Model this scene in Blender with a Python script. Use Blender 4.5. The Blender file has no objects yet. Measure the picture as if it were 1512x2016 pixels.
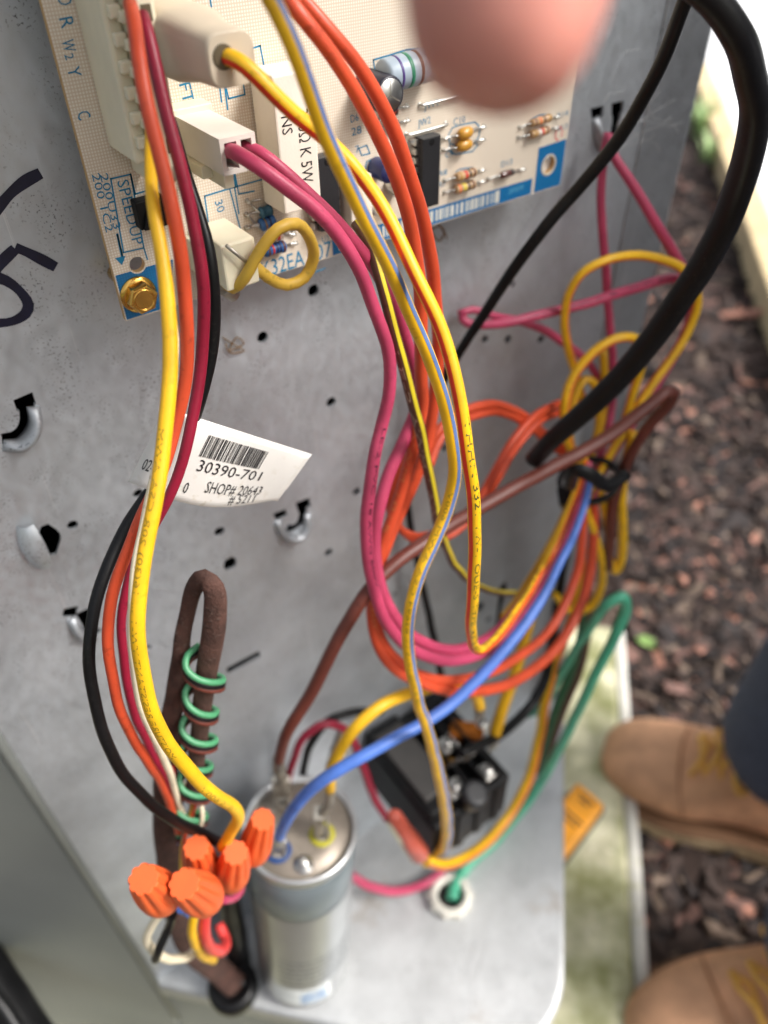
import bpy, bmesh, math, random
import numpy as np
from mathutils import Vector, Matrix
random.seed(7)
scene = bpy.context.scene
COL = scene.collection
S = 0.001                                   # every length below is in millimetres

# ------------------------------------------------------------------ camera, sky, sun, exposure
F = 1514.0                                  # focal length in pixels of the 1512 x 2016 photograph
CAMW, CAMH = 180.0, 760.0                   # distance from the panel, height above the ground
hx = Vector((2874, -1433, 1514)).normalized()     # panel "right" seen from the camera
dn = Vector((34, 1668, 1514)).normalized()        # straight down seen from the camera
hx = (hx - dn*hx.dot(dn)).normalized()
nn = hx.cross(dn).normalized()                    # into the panel
CAM = Vector((0, -CAMW, CAMH))
def ray(px, py):
    r = Vector(((px-756)/F, (py-1008)/F, 1))
    return Vector((r.dot(hx), r.dot(nn), -r.dot(dn)))
def W(px, py, w=0):                          # the point at w millimetres in front of the panel
    r = ray(px, py); return CAM + r*((CAMW-w)/r.y)
def H(px, py, z=0):                          # the point at height z
    r = ray(px, py); return CAM + r*((z-CAMH)/r.z)
def D(px, py, d):                            # the point at depth d
    return CAM + ray(px, py)*d
def depth(p):
    q = p-CAM; return hx.z*q.x + nn.z*q.y - dn.z*q.z
def project(p):
    q = Vector(p)-CAM; z = depth(p); return (756+F*(hx.x*q.x+nn.x*q.y-dn.x*q.z)/z, 1008+F*(hx.y*q.x+nn.y*q.y-dn.y*q.z)/z)
cd = bpy.data.cameras.new('camera'); cam = bpy.data.objects.new('camera', cd); COL.objects.link(cam)
cr = Vector((hx.x, nn.x, -dn.x)); cu = -Vector((hx.y, nn.y, -dn.y)); cb = -Vector((hx.z, nn.z, -dn.z))
m = Matrix((cr, cu, cb)).transposed().to_4x4(); m.translation = CAM*S; cam.matrix_world = m
cd.sensor_fit = 'VERTICAL'; cd.sensor_height = 36; cd.lens = F/2016*36
cd.clip_start = 0.004; cd.clip_end = 400
cd.dof.use_dof = True; cd.dof.focus_distance = 0.158; cd.dof.aperture_fstop = 27.04/2.6
scene.camera = cam

world = bpy.data.worlds.new('World'); scene.world = world; world.use_nodes = True
SUN = Vector((0.50, -0.62, 0.78)).normalized()
nt = world.node_tree; bg = nt.nodes['Background']
sky = nt.nodes.new('ShaderNodeTexSky'); sky.sky_type = 'NISHITA'; sky.sun_disc = False
sky.sun_elevation = math.asin(SUN.z); sky.sun_rotation = math.atan2(SUN.x, SUN.y)
sky.air_density = 1.0; sky.dust_density = 6.0; sky.ozone_density = 1.0; sky.altitude = 50
hs = nt.nodes.new('ShaderNodeHueSaturation'); hs.inputs['Saturation'].default_value = .35      # overcast: a whitened sky
nt.links.new(sky.outputs[0], hs.inputs['Color']); nt.links.new(hs.outputs[0], bg.inputs[0]); bg.inputs[1].default_value = 0.125
sd = bpy.data.lights.new('sun', 'SUN'); sd.energy = 2.3; sd.angle = math.radians(20); sd.color = (1, .975, .945)
so = bpy.data.objects.new('sun', sd); COL.objects.link(so)
so.rotation_euler = SUN.to_track_quat('Z', 'Y').to_euler(); so.location = (0, -1, 3)
vs = scene.view_settings; vs.view_transform = 'Standard'; vs.look = 'None'; vs.gamma = 1; vs.use_curve_mapping = False
vs.exposure = 0.76
scene.cycles.max_bounces = 8; scene.cycles.use_denoising = True

# ------------------------------------------------------------------ materials
def srgb(*c):
    return tuple(((x/255)/12.92 if x <= 10 else ((x/255+.055)/1.055)**2.4) for x in c)
MATS = {}
def mat(name, col, rough=.5, metal=0.0, var=.12, vscale=120, bump=0.0, bscale=900, speck=None, sscale=1300,
        samount=.5, coat=0.0, trans=0.0, sss=0.0, spec=.5):
    if name in MATS: return MATS[name]
    M = bpy.data.materials.new(name); M.use_nodes = True; MATS[name] = M
    n = M.node_tree.nodes; L = M.node_tree.links; b = n['Principled BSDF']
    tc = n.new('ShaderNodeTexCoord')
    b.inputs['Roughness'].default_value = rough; b.inputs['Metallic'].default_value = metal
    b.inputs['Specular IOR Level'].default_value = spec
    b.inputs['Coat Weight'].default_value = coat
    b.inputs['Transmission Weight'].default_value = trans
    if sss:
        b.inputs['Subsurface Weight'].default_value = sss; b.inputs['Subsurface Radius'].default_value = (1, .35, .2)
        b.inputs['Subsurface Scale'].default_value = .002
    c = (*col, 1)
    no = n.new('ShaderNodeTexNoise'); no.inputs['Scale'].default_value = vscale; no.inputs['Detail'].default_value = 6
    L.new(tc.outputs['Object'], no.inputs['Vector'])
    mx = n.new('ShaderNodeMix'); mx.data_type = 'RGBA'
    mx.inputs[6].default_value = tuple(x*(1-var) for x in col)+(1,); mx.inputs[7].default_value = tuple(min(1, x*(1+var)) for x in col)+(1,)
    mr = n.new('ShaderNodeMapRange'); mr.inputs[1].default_value = .3; mr.inputs[2].default_value = .7
    L.new(no.outputs[0], mr.inputs[0]); L.new(mr.outputs[0], mx.inputs[0])
    out = mx.outputs[2]
    if speck:
        s1 = n.new('ShaderNodeTexNoise'); s1.inputs['Scale'].default_value = sscale; s1.inputs['Detail'].default_value = 3
        s2 = n.new('ShaderNodeTexNoise'); s2.inputs['Scale'].default_value = sscale/14; s2.inputs['Detail'].default_value = 4
        L.new(tc.outputs['Object'], s1.inputs['Vector']); L.new(tc.outputs['Object'], s2.inputs['Vector'])
        r1 = n.new('ShaderNodeMapRange'); r1.inputs[1].default_value = .58; r1.inputs[2].default_value = .66
        r2 = n.new('ShaderNodeMapRange'); r2.inputs[1].default_value = .44; r2.inputs[2].default_value = .68; r2.inputs[4].default_value = samount
        L.new(s1.outputs[0], r1.inputs[0]); L.new(s2.outputs[0], r2.inputs[0])
        mu = n.new('ShaderNodeMath'); mu.operation = 'MULTIPLY'; L.new(r1.outputs[0], mu.inputs[0]); L.new(r2.outputs[0], mu.inputs[1])
        m2 = n.new('ShaderNodeMix'); m2.data_type = 'RGBA'; m2.inputs[7].default_value = (*speck, 1)
        L.new(out, m2.inputs[6]); L.new(mu.outputs[0], m2.inputs[0]); out = m2.outputs[2]
    L.new(out, b.inputs['Base Color'])
    if bump:
        bn = n.new('ShaderNodeTexNoise'); bn.inputs['Scale'].default_value = bscale; bn.inputs['Detail'].default_value = 5
        L.new(tc.outputs['Object'], bn.inputs['Vector'])
        bp = n.new('ShaderNodeBump'); bp.inputs['Strength'].default_value = bump; bp.inputs['Distance'].default_value = .0004
        L.new(bn.outputs[0], bp.inputs['Height']); L.new(bp.outputs[0], b.inputs['Normal'])
    return M

def galvanised(name, col, rough=.44, metal=.6, stain=(.30, .30, .29), grime=.35):
    M = mat(name, col, rough, metal, var=.12, vscale=42, bump=.08, bscale=260, speck=(.05, .052, .055), sscale=1500, samount=.95)
    n = M.node_tree.nodes; L = M.node_tree.links; b = n['Principled BSDF']
    tc = [x for x in n if x.type == 'TEX_COORD'][0]
    mp = n.new('ShaderNodeMapping'); mp.inputs['Rotation'].default_value = (0, .9, 0); mp.inputs['Scale'].default_value = (1.0, 1.0, .55)
    st = n.new('ShaderNodeTexNoise'); st.inputs['Scale'].default_value = 420; st.inputs['Detail'].default_value = 5
    L.new(tc.outputs['Object'], mp.inputs[0]); L.new(mp.outputs[0], st.inputs['Vector'])
    rr = n.new('ShaderNodeMapRange'); rr.inputs[1].default_value = .3; rr.inputs[2].default_value = .7
    rr.inputs[3].default_value = rough-.10; rr.inputs[4].default_value = rough+.14
    L.new(st.outputs[0], rr.inputs[0]); L.new(rr.outputs[0], b.inputs['Roughness'])
    old = b.inputs['Base Color'].links[0].from_socket
    m3 = n.new('ShaderNodeMix'); m3.data_type = 'RGBA'; m3.blend_type = 'MULTIPLY'; m3.inputs[0].default_value = .28
    cr_ = n.new('ShaderNodeMapRange'); cr_.inputs[1].default_value = .3; cr_.inputs[2].default_value = .68; cr_.inputs[3].default_value = .74; cr_.inputs[4].default_value = 1.06
    L.new(st.outputs[0], cr_.inputs[0]); L.new(old, m3.inputs[6]); L.new(cr_.outputs[0], m3.inputs[7]); L.new(m3.outputs[2], b.inputs['Base Color'])
    # fine drawn scratches and darker handling marks
    mp2 = n.new('ShaderNodeMapping'); mp2.inputs['Rotation'].default_value = (0, -.5, 0); mp2.inputs['Scale'].default_value = (1, 1, .018)
    sc = n.new('ShaderNodeTexNoise'); sc.inputs['Scale'].default_value = 900; sc.inputs['Detail'].default_value = 2; L.new(tc.outputs['Object'], mp2.inputs[0]); L.new(mp2.outputs[0], sc.inputs['Vector'])
    sr = n.new('ShaderNodeMapRange'); sr.inputs[1].default_value = .68; sr.inputs[2].default_value = .74; sr.inputs[4].default_value = .35; L.new(sc.outputs[0], sr.inputs[0])
    m5 = n.new('ShaderNodeMix'); m5.data_type = 'RGBA'; m5.inputs[7].default_value = (.80, .81, .82, 1); L.new(m3.outputs[2], m5.inputs[6]); L.new(sr.outputs[0], m5.inputs[0])
    gm_ = n.new('ShaderNodeTexNoise'); gm_.inputs['Scale'].default_value = 17; gm_.inputs['Detail'].default_value = 8; gm_.inputs['Roughness'].default_value = .7; L.new(tc.outputs['Object'], gm_.inputs['Vector'])
    gr_ = n.new('ShaderNodeMapRange'); gr_.inputs[1].default_value = .58; gr_.inputs[2].default_value = .74; gr_.inputs[4].default_value = grime; L.new(gm_.outputs[0], gr_.inputs[0])
    m6 = n.new('ShaderNodeMix'); m6.data_type = 'RGBA'; m6.inputs[7].default_value = (*stain, 1); L.new(m5.outputs[2], m6.inputs[6]); L.new(gr_.outputs[0], m6.inputs[0]); L.new(m6.outputs[2], b.inputs['Base Color'])
    return M

def fibreglass(name, col, dark, strength=1.0):
    M = bpy.data.materials.new(name); M.use_nodes = True; MATS[name] = M
    n = M.node_tree.nodes; L = M.node_tree.links; b = n['Principled BSDF']; b.inputs['Roughness'].default_value = .42
    tc = n.new('ShaderNodeTexCoord')
    ws = []
    for d in ('X', 'Z'):
        w = n.new('ShaderNodeTexWave'); w.wave_type = 'BANDS'; w.bands_direction = d
        w.inputs['Scale'].default_value = 2*math.pi/(20*.00062); w.inputs['Distortion'].default_value = .8
        w.inputs['Detail'].default_value = 2; w.inputs['Detail Scale'].default_value = .2
        L.new(tc.outputs['Object'], w.inputs['Vector']); ws.append(w)
    mu = n.new('ShaderNodeMath'); mu.operation = 'MULTIPLY'; L.new(ws[0].outputs['Fac'], mu.inputs[0]); L.new(ws[1].outputs['Fac'], mu.inputs[1])
    no = n.new('ShaderNodeTexNoise'); no.inputs['Scale'].default_value = 60; no.inputs['Detail'].default_value = 5; L.new(tc.outputs['Object'], no.inputs['Vector'])
    mx = n.new('ShaderNodeMix'); mx.data_type = 'RGBA'; mx.inputs[6].default_value = (*dark, 1); mx.inputs[7].default_value = (*col, 1)
    mr = n.new('ShaderNodeMapRange'); mr.inputs[1].default_value = 0; mr.inputs[2].default_value = .55; L.new(mu.outputs[0], mr.inputs[0]); L.new(mr.outputs[0], mx.inputs[0])
    m2 = n.new('ShaderNodeMix'); m2.data_type = 'RGBA'; m2.blend_type = 'MULTIPLY'; m2.inputs[0].default_value = .5
    L.new(mx.outputs[2], m2.inputs[6]); L.new(no.outputs[0], m2.inputs[7])
    m4 = n.new('ShaderNodeMix'); m4.data_type = 'RGBA'; m4.blend_type = 'ADD'; m4.inputs[0].default_value = 0
    L.new(mx.outputs[2], b.inputs['Base Color'])
    bp = n.new('ShaderNodeBump'); bp.inputs['Strength'].default_value = .35*strength; bp.inputs['Distance'].default_value = .0001
    L.new(mu.outputs[0], bp.inputs['Height']); L.new(bp.outputs[0], b.inputs['Normal'])
    return M

def pvc(name, c, rough=.44, dirt=.5):
    return mat(name, srgb(*c), rough, 0, var=.15, vscale=110, bump=.16, bscale=420, speck=tuple(x*.3 for x in srgb(*c)), sscale=620, samount=dirt)
yellow = pvc('yellow_insulation', (230, 178, 24)); golden = pvc('golden_insulation', (206, 156, 20)); mustard = pvc('mustard_insulation', (206, 168, 62), .5)
orange = pvc('orange_insulation', (200, 74, 42)); redstripe = pvc('red_stripe_ink', (222, 52, 28)); crimson = pvc('crimson_insulation', (138, 20, 48))
black = mat('black_insulation', (.006, .006, .0065), .36, var=.2, bump=.05, bscale=500, speck=(.05, .045, .04), samount=.25, spec=.25)
cream = pvc('cream_insulation', (226, 214, 186)); pink = pvc('pink_insulation', (178, 62, 94)); magenta = pvc('magenta_insulation', (178, 48, 92))
blue = pvc('blue_insulation', (74, 112, 190)); bluestripe = pvc('blue_stripe_ink', (92, 116, 166)); brown = pvc('brown_insulation', (96, 46, 36), .45)
choc = pvc('chocolate_insulation', (84, 52, 38), .45); green = pvc('green_insulation', (76, 168, 134), .4); dkgreen = pvc('dark_green_insulation', (44, 84, 54), .45)
red = pvc('red_insulation', (214, 62, 58)); sheath = mat('brown_cable_sheath', srgb(72, 47, 39), .85, var=.4, vscale=220, bump=1.0, bscale=900, speck=(.16, .12, .1), sscale=900, samount=.5)
ink = mat('black_ink', (.012, .012, .014), .5); greyink = mat('grey_ink', srgb(150, 122, 30), .5); whiteink = mat('white_ink', srgb(170, 150, 130), .5)
teal = mat('teal_print', srgb(24, 120, 160), .42, var=.12); bluepad = fibreglass('blue_solder_resist', srgb(18, 112, 168), srgb(12, 96, 148), .5)
redink = mat('red_ink', srgb(214, 70, 80), .5)
pcb = fibreglass('cream_fibreglass', srgb(226, 219, 206), srgb(207, 190, 168)); pcbedge = mat('fibreglass_edge', srgb(196, 160, 112), .7, bump=.3)
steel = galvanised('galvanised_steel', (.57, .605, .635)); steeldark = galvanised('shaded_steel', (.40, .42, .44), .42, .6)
paint = mat('grey_green_paint', srgb(130, 134, 130), .5, var=.12, vscale=9, bump=.05, bscale=300)
tin = mat('tinned_metal', (.62, .61, .58), .32, 1.0, var=.2, bump=.1); dulltin = mat('dull_tin', (.42, .39, .34), .42, .9, var=.35, vscale=200, bump=.2)
gold = mat('gold_zinc', (.85, .50, .12), .2, 1.0, var=.15, vscale=300)
ivory = mat('ivory_nylon', srgb(226, 218, 192), .48, var=.06, bump=.05, sss=.1); whitenylon = mat('white_nylon', srgb(224, 216, 206), .45, var=.05, bump=.04)
ceramic = mat('white_ceramic', srgb(226, 216, 202), .6, var=.05, bump=.12, bscale=1600)
epoxy = mat('black_epoxy', (.014, .014, .016), .42, var=.2, bump=.12, bscale=1500); bakelite = mat('black_bakelite', (.006, .006, .0065), .5, var=.3, bump=.1, spec=.25)
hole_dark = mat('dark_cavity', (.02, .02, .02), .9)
paper = mat('white_paper', srgb(232, 228, 222), .7, var=.04, bump=.06, bscale=400, speck=srgb(176, 160, 120), sscale=500, samount=.3)
# ------------------------------------------------------------------ mesh helpers
ORG = {}
class MB:
    def __init__(s): s.v = []; s.f = []; s.m = []; s.s = []
    def add(s, vs_, fs, mi=0, sm=False):
        o = len(s.v); s.v += [Vector(q) for q in vs_]
        for f in fs: s.f.append([i+o for i in f]); s.m.append(mi); s.s.append(sm)
        return s
    def hexa(s, c, mi=0):                     # eight corners: bottom ring then top ring
        return s.add(c, [(3,2,1,0),(4,5,6,7),(0,1,5,4),(1,2,6,5),(2,3,7,6),(3,0,4,7)], mi)
    def box(s, x0, x1, z0, z1, w0, w1, mi=0):   # panel frame: x right, z up, w out of the panel
        a, b = sorted((x0, x1)); c, d = sorted((z0, z1))
        return s.hexa([(a,-w0,c),(b,-w0,c),(b,-w0,d),(a,-w0,d),(a,-w1,c),(b,-w1,c),(b,-w1,d),(a,-w1,d)], mi)
    def obox(s, c, ax, ay, az, mi=0):          # centre and three half-extent vectors
        c, ax, ay, az = map(Vector, (c, ax, ay, az))
        return s.hexa([c-ax-ay-az, c+ax-ay-az, c+ax+ay-az, c-ax+ay-az, c-ax-ay+az, c+ax-ay+az, c+ax+ay+az, c-ax+ay+az], mi)
    def prism(s, poly, off, mi=0, sm=False):    # polygon of 3-D points extruded by the vector off
        n = len(poly); a = [Vector(q) for q in poly]; b = [q+Vector(off) for q in a]
        return s.add(a+b, [tuple(range(n-1, -1, -1)), tuple(range(n, 2*n))]+[(i, (i+1) % n, n+(i+1) % n, n+i) for i in range(n)], mi, sm)
    def rings(s, R, mi=0, sm=True, caps=True):
        n = len(R[0]); o = len(s.v)
        for r in R: s.v += [Vector(q) for q in r]
        for k in range(len(R)-1):
            for i in range(n):
                j = (i+1) % n
                s.f.append([o+k*n+i, o+k*n+j, o+(k+1)*n+j, o+(k+1)*n+i]); s.m.append(mi); s.s.append(sm)
        if caps:
            s.f.append([o+i for i in range(n-1, -1, -1)]); s.m.append(mi); s.s.append(False)
            e = o+(len(R)-1)*n; s.f.append([e+i for i in range(n)]); s.m.append(mi); s.s.append(False)
        return s
    def lathe(s, prof, base, axis, n=32, mi=0, caps=True, rad=None):   # profile of (radius, height)
        A = Vector(axis).normalized(); e1 = A.orthogonal().normalized() if rad is None else Vector(rad); e2 = A.cross(e1); B = Vector(base)
        return s.rings([[B+A*h+(e1*math.cos(2*math.pi*i/n)+e2*math.sin(2*math.pi*i/n))*r for i in range(n)] for r, h in prof], mi, True, caps)
    def tube(s, P, r, n=10, mi=0, caps=True):
        P = [Vector(q) for q in P]; T = tangents(P); N = T[0].orthogonal().normalized(); R = []
        for k, (q, t) in enumerate(zip(P, T)):
            N = (N-t*N.dot(t)).normalized(); B = t.cross(N); rr = r[k] if hasattr(r, '__len__') else r
            R.append([q+(N*math.cos(2*math.pi*i/n)+B*math.sin(2*math.pi*i/n))*rr for i in range(n)])
        return s.rings(R, mi, True, caps)
    def ball(s, c, r, sc=(1,1,1), n=14, mi=0):
        c = Vector(c); R = []
        for k in range(1, n):
            a = math.pi*k/n
            R.append([c+Vector((r*sc[0]*math.sin(a)*math.cos(2*math.pi*i/(2*n)), r*sc[1]*math.sin(a)*math.sin(2*math.pi*i/(2*n)), -r*sc[2]*math.cos(a))) for i in range(2*n)])
        return s.rings(R, mi, True, True)
def tangents(P):
    n = len(P); return [((P[min(i+1, n-1)]-P[max(i-1, 0)]).normalized() if (P[min(i+1, n-1)]-P[max(i-1, 0)]).length > 1e-9 else Vector((0,0,1))) for i in range(n)]
def catmull(P, step=2.0):
    P = [np.array(q, float) for q in P]
    if len(P) == 2: P = [P[0], (P[0]+P[1])/2, P[1]]
    Q = [2*P[0]-P[1]]+P+[2*P[-1]-P[-2]]; out = []
    for i in range(1, len(Q)-2):
        p0, p1, p2, p3 = Q[i-1:i+3]
        t0 = 0; t1 = t0+max(np.linalg.norm((p1-p0)[:3]), 1e-3)**.5; t2 = t1+max(np.linalg.norm((p2-p1)[:3]), 1e-3)**.5; t3 = t2+max(np.linalg.norm((p3-p2)[:3]), 1e-3)**.5
        n = max(2, int(np.linalg.norm((p2-p1)[:3])/step))
        for k in range(n):
            t = t1+(t2-t1)*k/n
            A1 = (t1-t)/(t1-t0)*p0+(t-t0)/(t1-t0)*p1; A2 = (t2-t)/(t2-t1)*p1+(t-t1)/(t2-t1)*p2; A3 = (t3-t)/(t3-t2)*p2+(t-t2)/(t3-t2)*p3
            B1 = (t2-t)/(t2-t0)*A1+(t-t0)/(t2-t0)*A2; B2 = (t3-t)/(t3-t1)*A2+(t-t1)/(t3-t1)*A3
            out.append((t2-t)/(t2-t1)*B1+(t-t1)/(t2-t1)*B2)
    out.append(P[-1]); return out
def props(o, label=None, cat=None, group=None, kind=None):
    if label: o['label'] = label
    if cat: o['category'] = cat
    if group: o['group'] = group
    if kind: o['kind'] = kind
    return o
def place(o, parent, origin):
    ORG[o.name] = Vector(origin); COL.objects.link(o)
    if parent: o.parent = parent; o.location = (Vector(origin)-ORG[parent.name])*S
    else: o.location = Vector(origin)*S
    return o
def thing(name, label, cat, origin, group=None):
    return props(place(bpy.data.objects.new(name, None), None, origin), label, cat, group)
def build(mb, name, mats, parent=None, origin=None, label=None, cat=None, group=None, kind=None, bev=0, seg=2, sub=0, weld=False):
    if origin is None:
        if parent: origin = ORG[parent.name]
        else:
            a = np.array([tuple(q) for q in mb.v]); origin = Vector(((a[:,0].min()+a[:,0].max())/2, (a[:,1].min()+a[:,1].max())/2, a[:,2].min()))
    origin = Vector(origin); me = bpy.data.meshes.new(name)
    me.from_pydata([tuple((q-origin)*S) for q in mb.v], [], mb.f)
    for mm_ in (mats if isinstance(mats, (list, tuple)) else [mats]): me.materials.append(mm_)
    me.polygons.foreach_set('material_index', mb.m); me.polygons.foreach_set('use_smooth', mb.s)
    if weld:
        bm = bmesh.new(); bm.from_mesh(me); bmesh.ops.remove_doubles(bm, verts=bm.verts, dist=1e-6); bmesh.ops.recalc_face_normals(bm, faces=bm.faces); bm.to_mesh(me); bm.free()
    me.update(); o = props(place(bpy.data.objects.new(name, me), parent, origin), label, cat, group, kind)
    if bev:
        b = o.modifiers.new('bevel', 'BEVEL'); b.width = bev*S; b.segments = seg; b.limit_method = 'ANGLE'; b.angle_limit = math.radians(40)
    if sub:
        b = o.modifiers.new('sub', 'SUBSURF'); b.levels = sub; b.render_levels = sub
    return o
GLY = {}
def glyphs(txt):                               # flat lettering of height about 1
    if txt in GLY: return GLY[txt]
    c = bpy.data.curves.new('t', 'FONT'); c.body = txt; c.size = 1.4; c.resolution_u = 2; c.fill_mode = 'FRONT'
    o = bpy.data.objects.new('t', c); COL.objects.link(o)
    dg = bpy.context.evaluated_depsgraph_get(); me = bpy.data.meshes.new_from_object(o.evaluated_get(dg))
    r = ([(v.co.x, v.co.y) for v in me.vertices], [tuple(p.vertices) for p in me.polygons])
    bpy.data.objects.remove(o); bpy.data.curves.remove(c); bpy.data.meshes.remove(me)
    w = max(v[0] for v in r[0]); h = max(v[1] for v in r[0]); GLY[txt] = ([(x, y) for x, y in r[0]], r[1], w); return GLY[txt]
def text_on(mb, txt, fn, h, s0=0.0, sx=1.0):   # fn maps (along, up) in millimetres to a point
    v, f, w = glyphs(txt); mb.add([fn(s0+x*h*sx, y*h) for x, y in v], f); return w*h*sx

# ------------------------------------------------------------------ wires
zs = W(310, 1930, 0).z
def path(pts):                                  # (px, py, w, width in pixels or None) -> samples and radii
    P = []; ws = []
    for q in pts:
        p = W(q[0], q[1], q[2])
        if p.z < zs+4 and q[1] > 1200 and not(p.y > -2): p = H(q[0], q[1], zs+4)
        P.append(p); ws.append(q[3]*depth(p)/F/2 if len(q) > 3 and q[3] else None)
    k = [i for i, x in enumerate(ws) if x is not None]
    rr = np.interp(range(len(ws)), k, [ws[i] for i in k])
    return [tuple(p)+(r,) for p, r in zip(P, rr)]
WIRES = {}
def wire(label, mt, pts, group='wires of the wiring harness', stripe=None, texts=(), name='wire', cat='wire', parent=None, raw=False, step=2.0, n=14, flat=1.0, labelpart=None):
    C = catmull(pts if raw else path(pts), step)
    P = [Vector(q[:3]) for q in C]; R = [q[3]*.93 for q in C]; rw = random.Random(len(WIRES)*7+1); ph = [rw.uniform(0, 6.28) for _ in range(6)]; am = min(.2, R[0]*.16)*(step > 1.4)
    for i in range(1, len(P)-1): s_ = i*step; P[i] = P[i]+Vector((math.sin(s_*.21+ph[0])+.6*math.sin(s_*.37+ph[1]), math.sin(s_*.18+ph[2]), math.sin(s_*.24+ph[3])+.6*math.sin(s_*.41+ph[4])))*am*.6
    R = [sum(R[max(0, i-6):i+7])/len(R[max(0, i-6):i+7]) for i in range(len(R))]
    T = tangents(P); N = []
    for q, t in zip(P, T):
        d = (CAM-q).normalized(); e = d-t*d.dot(t); N.append(e.normalized() if e.length > .12 else (N[-1] if N else t.orthogonal().normalized()))
    for _ in range(4): N = [(N[max(i-1, 0)]+N[i]+N[min(i+1, len(N)-1)]).normalized() for i in range(len(N))]
    N = [(a-t*a.dot(t)).normalized() for a, t in zip(N, T)]
    Bv = [t.cross(a) for a, t in zip(N, T)]
    def at(i, ang, k=1.0): return P[i]+(N[i]*math.cos(ang)*flat+Bv[i]*math.sin(ang))*R[i]*k
    mb = MB(); mb.rings([[at(i, 2*math.pi*j/n) for j in range(n)] for i in range(len(P))])
    mid = P[len(P)//2]
    o = build(mb, name, mt, parent, None if parent else mid, *( (labelpart, None, None) if parent else (label, cat, group)))
    if stripe:
        sm, ph, half = stripe; sb = MB(); k = 5
        vsx = [[at(i, ph+half*(2*j/(k-1)-1), 1.012) for j in range(k)] for i in range(len(P))]
        sb.add([v for r in vsx for v in r], [(i*k+j, i*k+j+1, (i+1)*k+j+1, (i+1)*k+j) for i in range(len(P)-1) for j in range(k-1)], 0, True)
        build(sb, 'stripe', sm, o)
    L = [0]
    for i in range(len(P)-1): L.append(L[-1]+(P[i+1]-P[i]).length)
    for (txt, f0, f1, im, ang, hh, flip) in texts:
        tb = MB(); v, f, w = glyphs(txt); s0, s1 = f0*L[-1], f1*L[-1]; vv = []
        for x, y in v:
            s = s0+(s1-s0)*x/w; i = min(max(int(np.searchsorted(L, s))-1, 0), len(P)-2); u = min(max((s-L[i])/max(L[i+1]-L[i], 1e-6), 0), 1)
            a = ang+flip*(y-.5)*hh
            vv.append(at(i, a, 1.02)*(1-u)+at(i+1, a, 1.02)*u)
        tb.add(vv, f); build(tb, 'printed_text', im, o)
    WIRES[label] = (o, P, R)
    return o

# ------------------------------------------------------------------ setting: frame of the cabinet (45 degrees to the panel)
q = ray(1110, -373); YF = Vector((q.x, q.y, 0)).normalized(); XF = Vector((YF.y, -YF.x, 0))
xl = W(310, 1930, 0).x; xr = W(1192, 600, 0).x; zs = W(310, 1930, 0).z      # shelf height
ztop = CAMH+165
# ------------------------------------------------------------------ ground, pad, house wall
def gp(p, a=0, b=0, z=0): q = Vector(p)+XF*a+YF*b; q.z = z; return q
soil = mat('dark_mulch_soil', srgb(66, 52, 47), .9, var=.6, vscale=60, bump=1.0, bscale=160)
o0 = H(1225, 1230, 0); wl = H(1388, 278, 0)
WD = (H(1498, 635, 0)-H(1388, 278, 0)).normalized()*-1; WX = Vector((WD.y, -WD.x, 0))
def gw(p, a=0, b=0, z=0): q = Vector(p)+WX*a+WD*b; q.z = z; return q
gm = MB(); N_ = 90; x0, x1, y0, y1 = -3500, 6500, -4000, 9000
def gz(x, y): return 6*math.sin(x*.021+1.3*math.sin(y*.013))*math.sin(y*.017+.7)+3*math.sin(x*.057)*math.sin(y*.063)-4
xs = sorted(set(list(np.linspace(x0, 200, 14))+list(np.linspace(200, 2200, 110))+list(np.linspace(2200, x1, 14))))
ys = sorted(set(list(np.linspace(y0, -700, 14))+list(np.linspace(-700, 1500, 110))+list(np.linspace(1500, y1, 14))))
nx, ny = len(xs), len(ys)
gm.add([(x, y, gz(x, y)) for y in ys for x in xs], [(j*nx+i, j*nx+i+1, (j+1)*nx+i+1, (j+1)*nx+i) for j in range(ny-1) for i in range(nx-1)], 0, True)
build(gm, 'ground', soil, None, (0, 0, 0), kind='structure')
far = MB(); far.add([(-60000, -60000, -30), (60000, -60000, -30), (60000, 60000, -30), (-60000, 60000, -30)], [(0, 1, 2, 3)])
build(far, 'terrain', mat('far_lawn', srgb(92, 104, 70), .9, var=.3, vscale=2), None, (0, 0, -30), kind='structure')
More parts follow.
